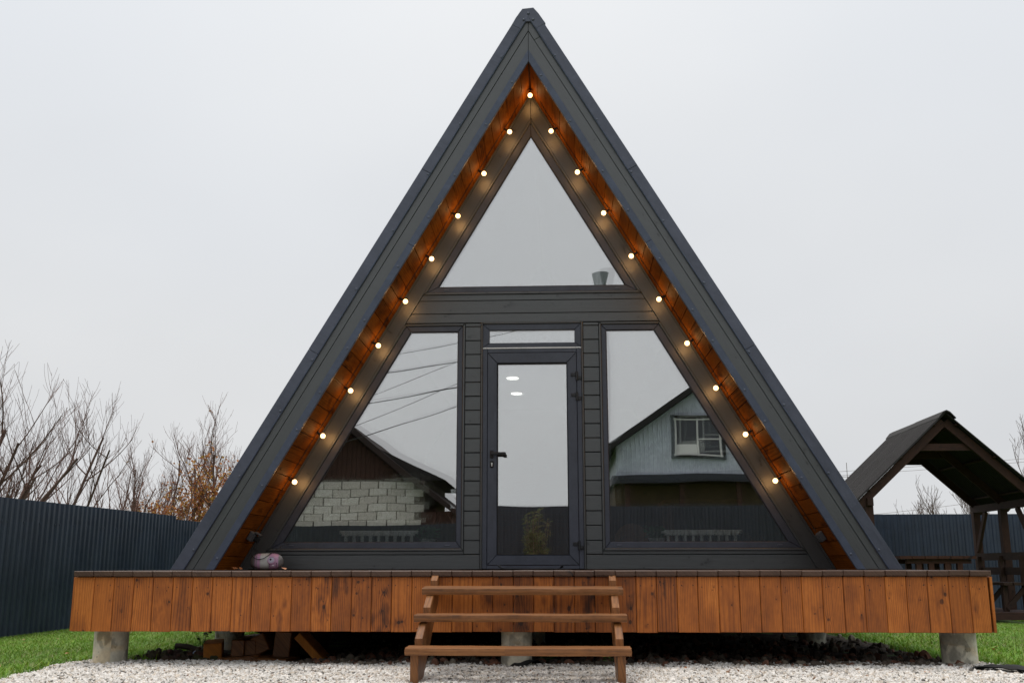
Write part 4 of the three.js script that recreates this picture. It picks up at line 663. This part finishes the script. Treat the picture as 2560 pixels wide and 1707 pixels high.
  for (let i = 0; i < 26; i++) { const l = i % 2, x = l ? 3.4 + R() * 3 : -6.4 + R() * 2.9, z = 0.6 - R() * 5, s = 0.03 + R() * 0.025; fl.push([x, ground(x, z) + 0.035, z, R() - 0.5, R() * 6, R() - 0.5, s, s, s, [0.42 + R() * 0.15, 0.17 + R() * 0.1, 0.05]]); }
  tag(scatter('fallen_leaves', leafG, leafM, fl), 'dry orange leaves scattered on the lawn, the deck and the gravel edge', null, null, 'stuff');
}
// ------------------------------------------------------------------ inside, just behind the glass
{
  const rw = std({ color: 0xe4e4e2, roughness: 0.4 });
  for (const [x, label] of [[-1.49, 'white sectional radiator behind the left window'], [1.59, 'white sectional radiator behind the right window']]) {
    const r = thing('radiator', label, 'radiator', [x, 0.1, -2.72]);
    for (let i = 0; i < 9; i++) { const X = (i - 4) * 0.079; mesh('section', cbox(0.05, 0.03, 0.07, 0.006).translate(X, 0.25, 0), rw, r); mesh('section', cbox(0.026, 0.24, 0.06, 0.006).translate(X, 0.12, 0.0), rw, r); mesh('fin', cbox(0.074, 0.05, 0.012, 0.004).translate(X, 0.24, 0.04), rw, r); mesh('fin', cbox(0.07, 0.05, 0.012, 0.004).translate(X, 0.03, 0.04), rw, r); }
    for (const y of [0.02, 0.25]) mesh('header', new THREE.CylinderGeometry(0.018, 0.018, 0.76, 10).rotateZ(PI / 2).translate(0, y, -0.005), rw, r);
    for (const X of [-0.3, 0.3]) mesh('foot', cbox(0.03, 0.12, 0.04, 0.004).translate(X, -0.03, 0), rw, r);
  }
  const R = rng(44);
  for (const [x, label] of [[-1.02, 'small leafy plant in a white pot behind the left window'], [1.17, 'small leafy plant in a white pot behind the right window']]) {
    const p = thing('potted_plant', label, 'plant', [x, 0.02, -2.76]), L = [];
    mesh('stool', new THREE.CylinderGeometry(0.09, 0.09, 0.17, 20).translate(0, 0.085, 0), M.dark, p);
    mesh('pot', new THREE.LatheGeometry([[0, 0.171], [0.05, 0.171], [0.075, 0.26], [0.08, 0.262], [0.078, 0.27], [0.066, 0.27], [0.06, 0.25], [0, 0.25]].map((q) => new THREE.Vector2(...q)), 20), M.white, p);
    for (let i = 0; i < 130; i++) { const a = R() * 6.3, r = sqrt(R()) * 0.1; L.push([cos(a) * r, 0.28 + R() * 0.12 * (1.2 - r * 5), sin(a) * r, R() * 6, R() * 6, R() * 6, 0.03, 0.03, 0.035, [0.06, 0.12 + R() * 0.05, 0.04]]); }
    scatter('leaves', leafG, leafM, L, p).userData.kind = 'stuff';
  }
  const ch = thing('wooden_chair', 'brown chair with rounded back inside behind the right window', 'chair', [0.98, 0.02, -3.6]);
  mesh('backrest', new THREE.CylinderGeometry(0.17, 0.17, 0.03, 28).rotateX(PI / 2).translate(0, 0.27, 0.1), M.brown, ch); mesh('seat', cbox(0.42, 0.05, 0.4, 0.02).translate(0, 0.16, -0.12), M.brown, ch);
  for (const [a, b] of [[-0.17, 0.05], [0.17, 0.05], [-0.17, -0.28], [0.17, -0.28]]) mesh('leg', cbox(0.04, 0.14, 0.04, 0.004).translate(a, 0.07, b), M.brown, ch);
  const tb = thing('dining_table', 'brown table inside behind the right window', 'table', [2.05, 0.02, -5.2]);
  mesh('tabletop', cbox(1.2, 0.05, 0.8, 0.006).translate(0, 0.74, 0), M.brown, tb); for (const [a, b] of [[-0.52, -0.33], [0.52, -0.33], [-0.52, 0.33], [0.52, 0.33]]) mesh('leg', cbox(0.06, 0.71, 0.06, 0.004).translate(a, 0.36, b), M.brown, tb);
}
// ------------------------------------------------------------------ the street side, seen mirrored in the glass
{
  fence('dark metal fence on the street side opposite the door', [9.5, 8.25], [-1.6, 8.25], 1.95, [[0, 1.19]], M.fenceDark, 0.1375, 0.018, 1, 1.1);
  fence('dark metal fence of the neighbouring plot across the street', [-1.6, 17], [-14, 17], 1.95, [[0, 1.18]], M.fenceDark, 0.1375, 0.018, 1, 1.1);
  // grey gabled house
  const h = thing('grey_gable_house', 'light grey profiled metal gable house across the street with white window', 'house', [4.6, -0.7, 18.2], PI), hw = 2.72, eave = 4.15, ap = 6.05;
  const wm = std({ color: 0xd0d8e4, roughness: 0.6, map: grimeMap });
  mesh('wall', prism([[-hw, 3.35], [hw, 3.35], [hw, eave], [0, ap], [-hw, eave]], -7, 0), wm, h);
  const rb = []; for (let x = -hw + 0.06; x < hw; x += 0.13) rb.push(cbox(0.03, max(0.1, eave + (ap - eave) * (1 - abs(x) / hw) - 3.36), 0.02, 0.004).translate(x, (eave + (ap - eave) * (1 - abs(x) / hw) + 3.36) / 2, 0.011));
  mesh('wall_ribs', mergeGeometries(rb), wm, h).userData.kind = 'stuff';
  for (const s of [-1, 1]) mesh('roof', prism(ccw([[s * (hw + 0.35), eave - 0.24], [s * (hw + 0.35), eave - 0.04], [0, ap + 0.22], [0, ap + 0.02]]), -7.3, 0.35), M.sheath, h);
  mesh('beam', prism([[-hw - 0.1, 3.12], [hw + 0.1, 3.12], [hw + 0.1, 3.345], [-hw - 0.1, 3.345]], -7, 0.12), M.fenceDark, h);
  mesh('porch_wall', prism([[-hw, 0], [hw, 0], [hw, 3.11], [-hw, 3.11]], -7, -0.6), std({ color: 0x5a4c36, roughness: 0.9, map: grimeMap }), h);
  for (const x of [-2.4, -0.8, 0.8, 2.4]) mesh('post', prism([[x - 0.07, 0], [x + 0.07, 0], [x + 0.07, 3.11], [x - 0.07, 3.11]], -0.2, -0.06), M.dark, h);
  const w = group('window', h), wx = 0.32, W = 1.45, wy = 3.86, H = 1.15;
  mesh('pane', prism([[wx - W / 2, wy], [wx + W / 2, wy], [wx + W / 2, wy + H], [wx - W / 2, wy + H]], 0.022, 0.03), std({ color: 0x33383d, roughness: 0.1 }), w);
  const wf = (x0, x1, y0, y1, m, z) => mesh('window_frame', prism([[x0, y0], [x1, y0], [x1, y1], [x0, y1]], 0.031, z, 0.004), m, w);
  for (const x of [-W / 2 + 0.05, 0, W / 2 - 0.05]) wf(wx + x - 0.028, wx + x + 0.028, wy, wy + H, M.white, 0.07);
  for (const y of [wy + 0.04, wy + H - 0.04]) wf(wx - W / 2, wx + W / 2, y - 0.024, y + 0.024, M.white, 0.065);
  wf(wx - W / 2, wx, wy + 0.5, wy + 0.54, M.white, 0.06);
  mesh('curtain', prism([[wx, wy + 0.05], [wx + W / 2 - 0.06, wy + 0.05], [wx + W / 2 - 0.06, wy + 0.36], [wx, wy + 0.36]], 0.0305, 0.034), M.white, w);
  for (const y of [wy - 0.07, wy + H]) wf(wx - W / 2 - 0.08, wx + W / 2 + 0.08, y, y + 0.07, M.sheath, 0.1);
  for (const x of [-W / 2 - 0.08, W / 2 + 0.01]) wf(wx + x, wx + x + 0.07, wy, wy + H, M.sheath, 0.09);
  // pale block house
  const b = thing('pale_block_house', 'house of large pale blocks with dark boarded gable across the street', 'house', [-6.9, -0.7, 22.2], PI), bx = 2.0;
  const bm = std({ color: 0xe0dcd4, roughness: 0.95, map: grimeMap }), bm2 = std({ color: 0xd0cbc2, roughness: 0.95, map: grimeMap }), wl = group('wall', b), R = rng(66);
  mesh('mortar', prism([[-bx - 0.6, 0], [bx + 1.4, 0], [bx + 1.4, 3.55], [-bx - 0.6, 3.55]], -6, -0.012), std({ color: 0x5a544c, roughness: 1 }), wl);
  const bg = cbox(0.575, 0.236, 0.06, 0.008), bgh = cbox(0.28, 0.235, 0.05, 0.008);
  for (let j = 0; j < 14; j++) for (let i = 0; i < 7; i++) { const m = mesh('block', bg, R() < 0.5 ? bm : bm2, wl); m.position.set(-bx - 0.28 + i * 0.612 + (j % 2) * 0.306 + (R() - 0.5) * 0.015, 0.13 + j * 0.25 + (R() - 0.5) * 0.012, -0.01 + (R() - 0.5) * 0.012); m.rotation.z = (R() - 0.5) * 0.02; }
  const gw = group('gable', b); for (let i = 0; i < 44; i++) { const x = -3.4 + i * 0.16, t = 5.1 - abs(x) * 0.78; if (t > 3.6) mesh('plank', prism([[x - 0.077, 3.56], [x + 0.077, 3.56], [x + 0.077, t], [x - 0.077, t]], -0.02, 0.04, 0.004), M.dark, gw); }
  mesh('gable_core', prism([[-3.3, 3.56], [3.3, 3.56], [0, 5.1]], -6, -0.03), M.sheath, b);
  for (const s of [-1, 1]) mesh('roof', prism(ccw([[s * 3.7, 2.35], [s * 3.7, 2.55], [0, 5.44], [0, 5.2]]), -6.4, 0.5), std({ color: 0x2c2220, roughness: 0.9 }), b);
  for (const x of [-3.3, -2.75]) mesh('lean_to_board', prism([[x - 0.25, 0], [x + 0.25, 0], [x + 0.25, 2.5], [x - 0.25, 2.5]], -3, 0.1), M.dark, b);
  const sh = thing('white_shed', 'low white shed beyond the pale block house', 'shed', [-3.4, -0.7, 24], PI);
  mesh('wall', prism([[-1.2, 0], [0.3, 0], [0.3, 2.45], [-1.2, 2.45]], -2, 0), M.white, sh); mesh('roof', prism([[-1.3, 2.45], [0.4, 2.45], [0.4, 2.53], [-1.3, 2.53]], -2.1, 0.1), M.sheath, sh);
  for (const [a, c, r, label] of [[[-3.368, 4.843], [-2.052, 5.067], 0.009, 'highest thin street cable mirrored in the left window'], [[-3.611, 4.406], [-2.047, 4.627], 0.016, 'upper thick street cable mirrored in the left window'], [[-4.025, 3.702], [-2.041, 4.027], 0.016, 'middle thick street cable mirrored in the left window'], [[-4.34, 2.881], [-2.037, 3.613], 0.012, 'lowest street cable mirrored in the left window'], [[-3.78, 3.971], [-2.101, 4.609], 0.007, 'thin street cable crossing the thick ones mirrored in the left window'], [[-4.19, 3.236], [-2.06, 4.118], 0.007, 'lower thin street cable mirrored in the left window']]) {
    const e = (t) => [lerp(a[0], c[0], t), lerp(a[1], c[1], t) + (t - 0.5) ** 2 * 0.03, 11]; tag(mesh('street_cable', tube((label.startsWith('highest') ? [-2, -1, 0, 0.5, 1, 2, 3] : [-2, -1, 0, 0.5, 1, (-1.75 - a[0]) / (c[0] - a[0])]).map(e), r * 0.85, 40, 5), M.rope), label, 'cable');
  }
  const up = thing('utility_pole', 'grey utility pole carrying the street cables across the street', 'pole', [-1.74, -0.7, 11.06]); mesh('shaft', new THREE.CylinderGeometry(0.05, 0.07, 6.3, 12).translate(0, 3.15, 0), M.socket, up); mesh('cross_arm', cbox(0.06, 0.08, 0.5, 0.004).translate(0, 5.7, -0.05), M.dark, up);
  const lp = thing('street_lamp', 'street lamp with flared hood on a tall pole', 'street lamp', [1.2, -0.7, 10.2]);
  mesh('pole', new THREE.CylinderGeometry(0.06, 0.09, 6.9, 12).translate(0, 3.45, 0), M.fenceDark, lp); mesh('hood', new THREE.CylinderGeometry(0.19, 0.12, 0.34, 20).translate(0, 6.99, 0), M.hood ??= std({ color: 0x70767c, roughness: 0.6 }), lp);
  // thuja before the fence
  const t = thing('thuja', 'loose dark green thuja in front of the street-side fence', 'shrub', [-0.25, -0.66, 7.7]), L = [], Wd = new Wood();
  for (let k = 0; k < 26; k++) { const a = R() * 6.3, r = 0.08 + R() * 0.22, tp = new THREE.Vector3(cos(a) * r, 0.9 + R() * 1.0 * (1.2 - r * 2), sin(a) * r * 0.7); Wd.tube([new THREE.Vector3(0, 0, 0), tp.clone().multiplyScalar(0.5), tp], [0.012, 0.008, 0.003], 4); for (let i = 0; i < 60; i++) { const f = 0.2 + R() * 0.8, s = 0.05 + R() * 0.05; L.push([tp.x * f + (R() - 0.5) * 0.1, tp.y * f + (R() - 0.5) * 0.12, tp.z * f + (R() - 0.5) * 0.1, -1.2 + R() * 0.8, R() * 6.3, 0, s * 0.35, s, s, [0.07 + R() * 0.05, 0.075 + R() * 0.045, 0.02]]); } }
  mesh('trunk', Wd.geo(), M.bark, t); scatter('leaves', leafG, leafM, L, t).userData.kind = 'stuff';
  tree('small bare tree beside the white shed across the street', 351, [-2.7, -0.7, 21], { len: 2.4, r: 0.04, limbs: 3, kids: [8, 6, 3], lens: [0.9, 0.45, 0.25] });
}
camera.updateMatrixWorld(true);
renderer.render(scene, camera);
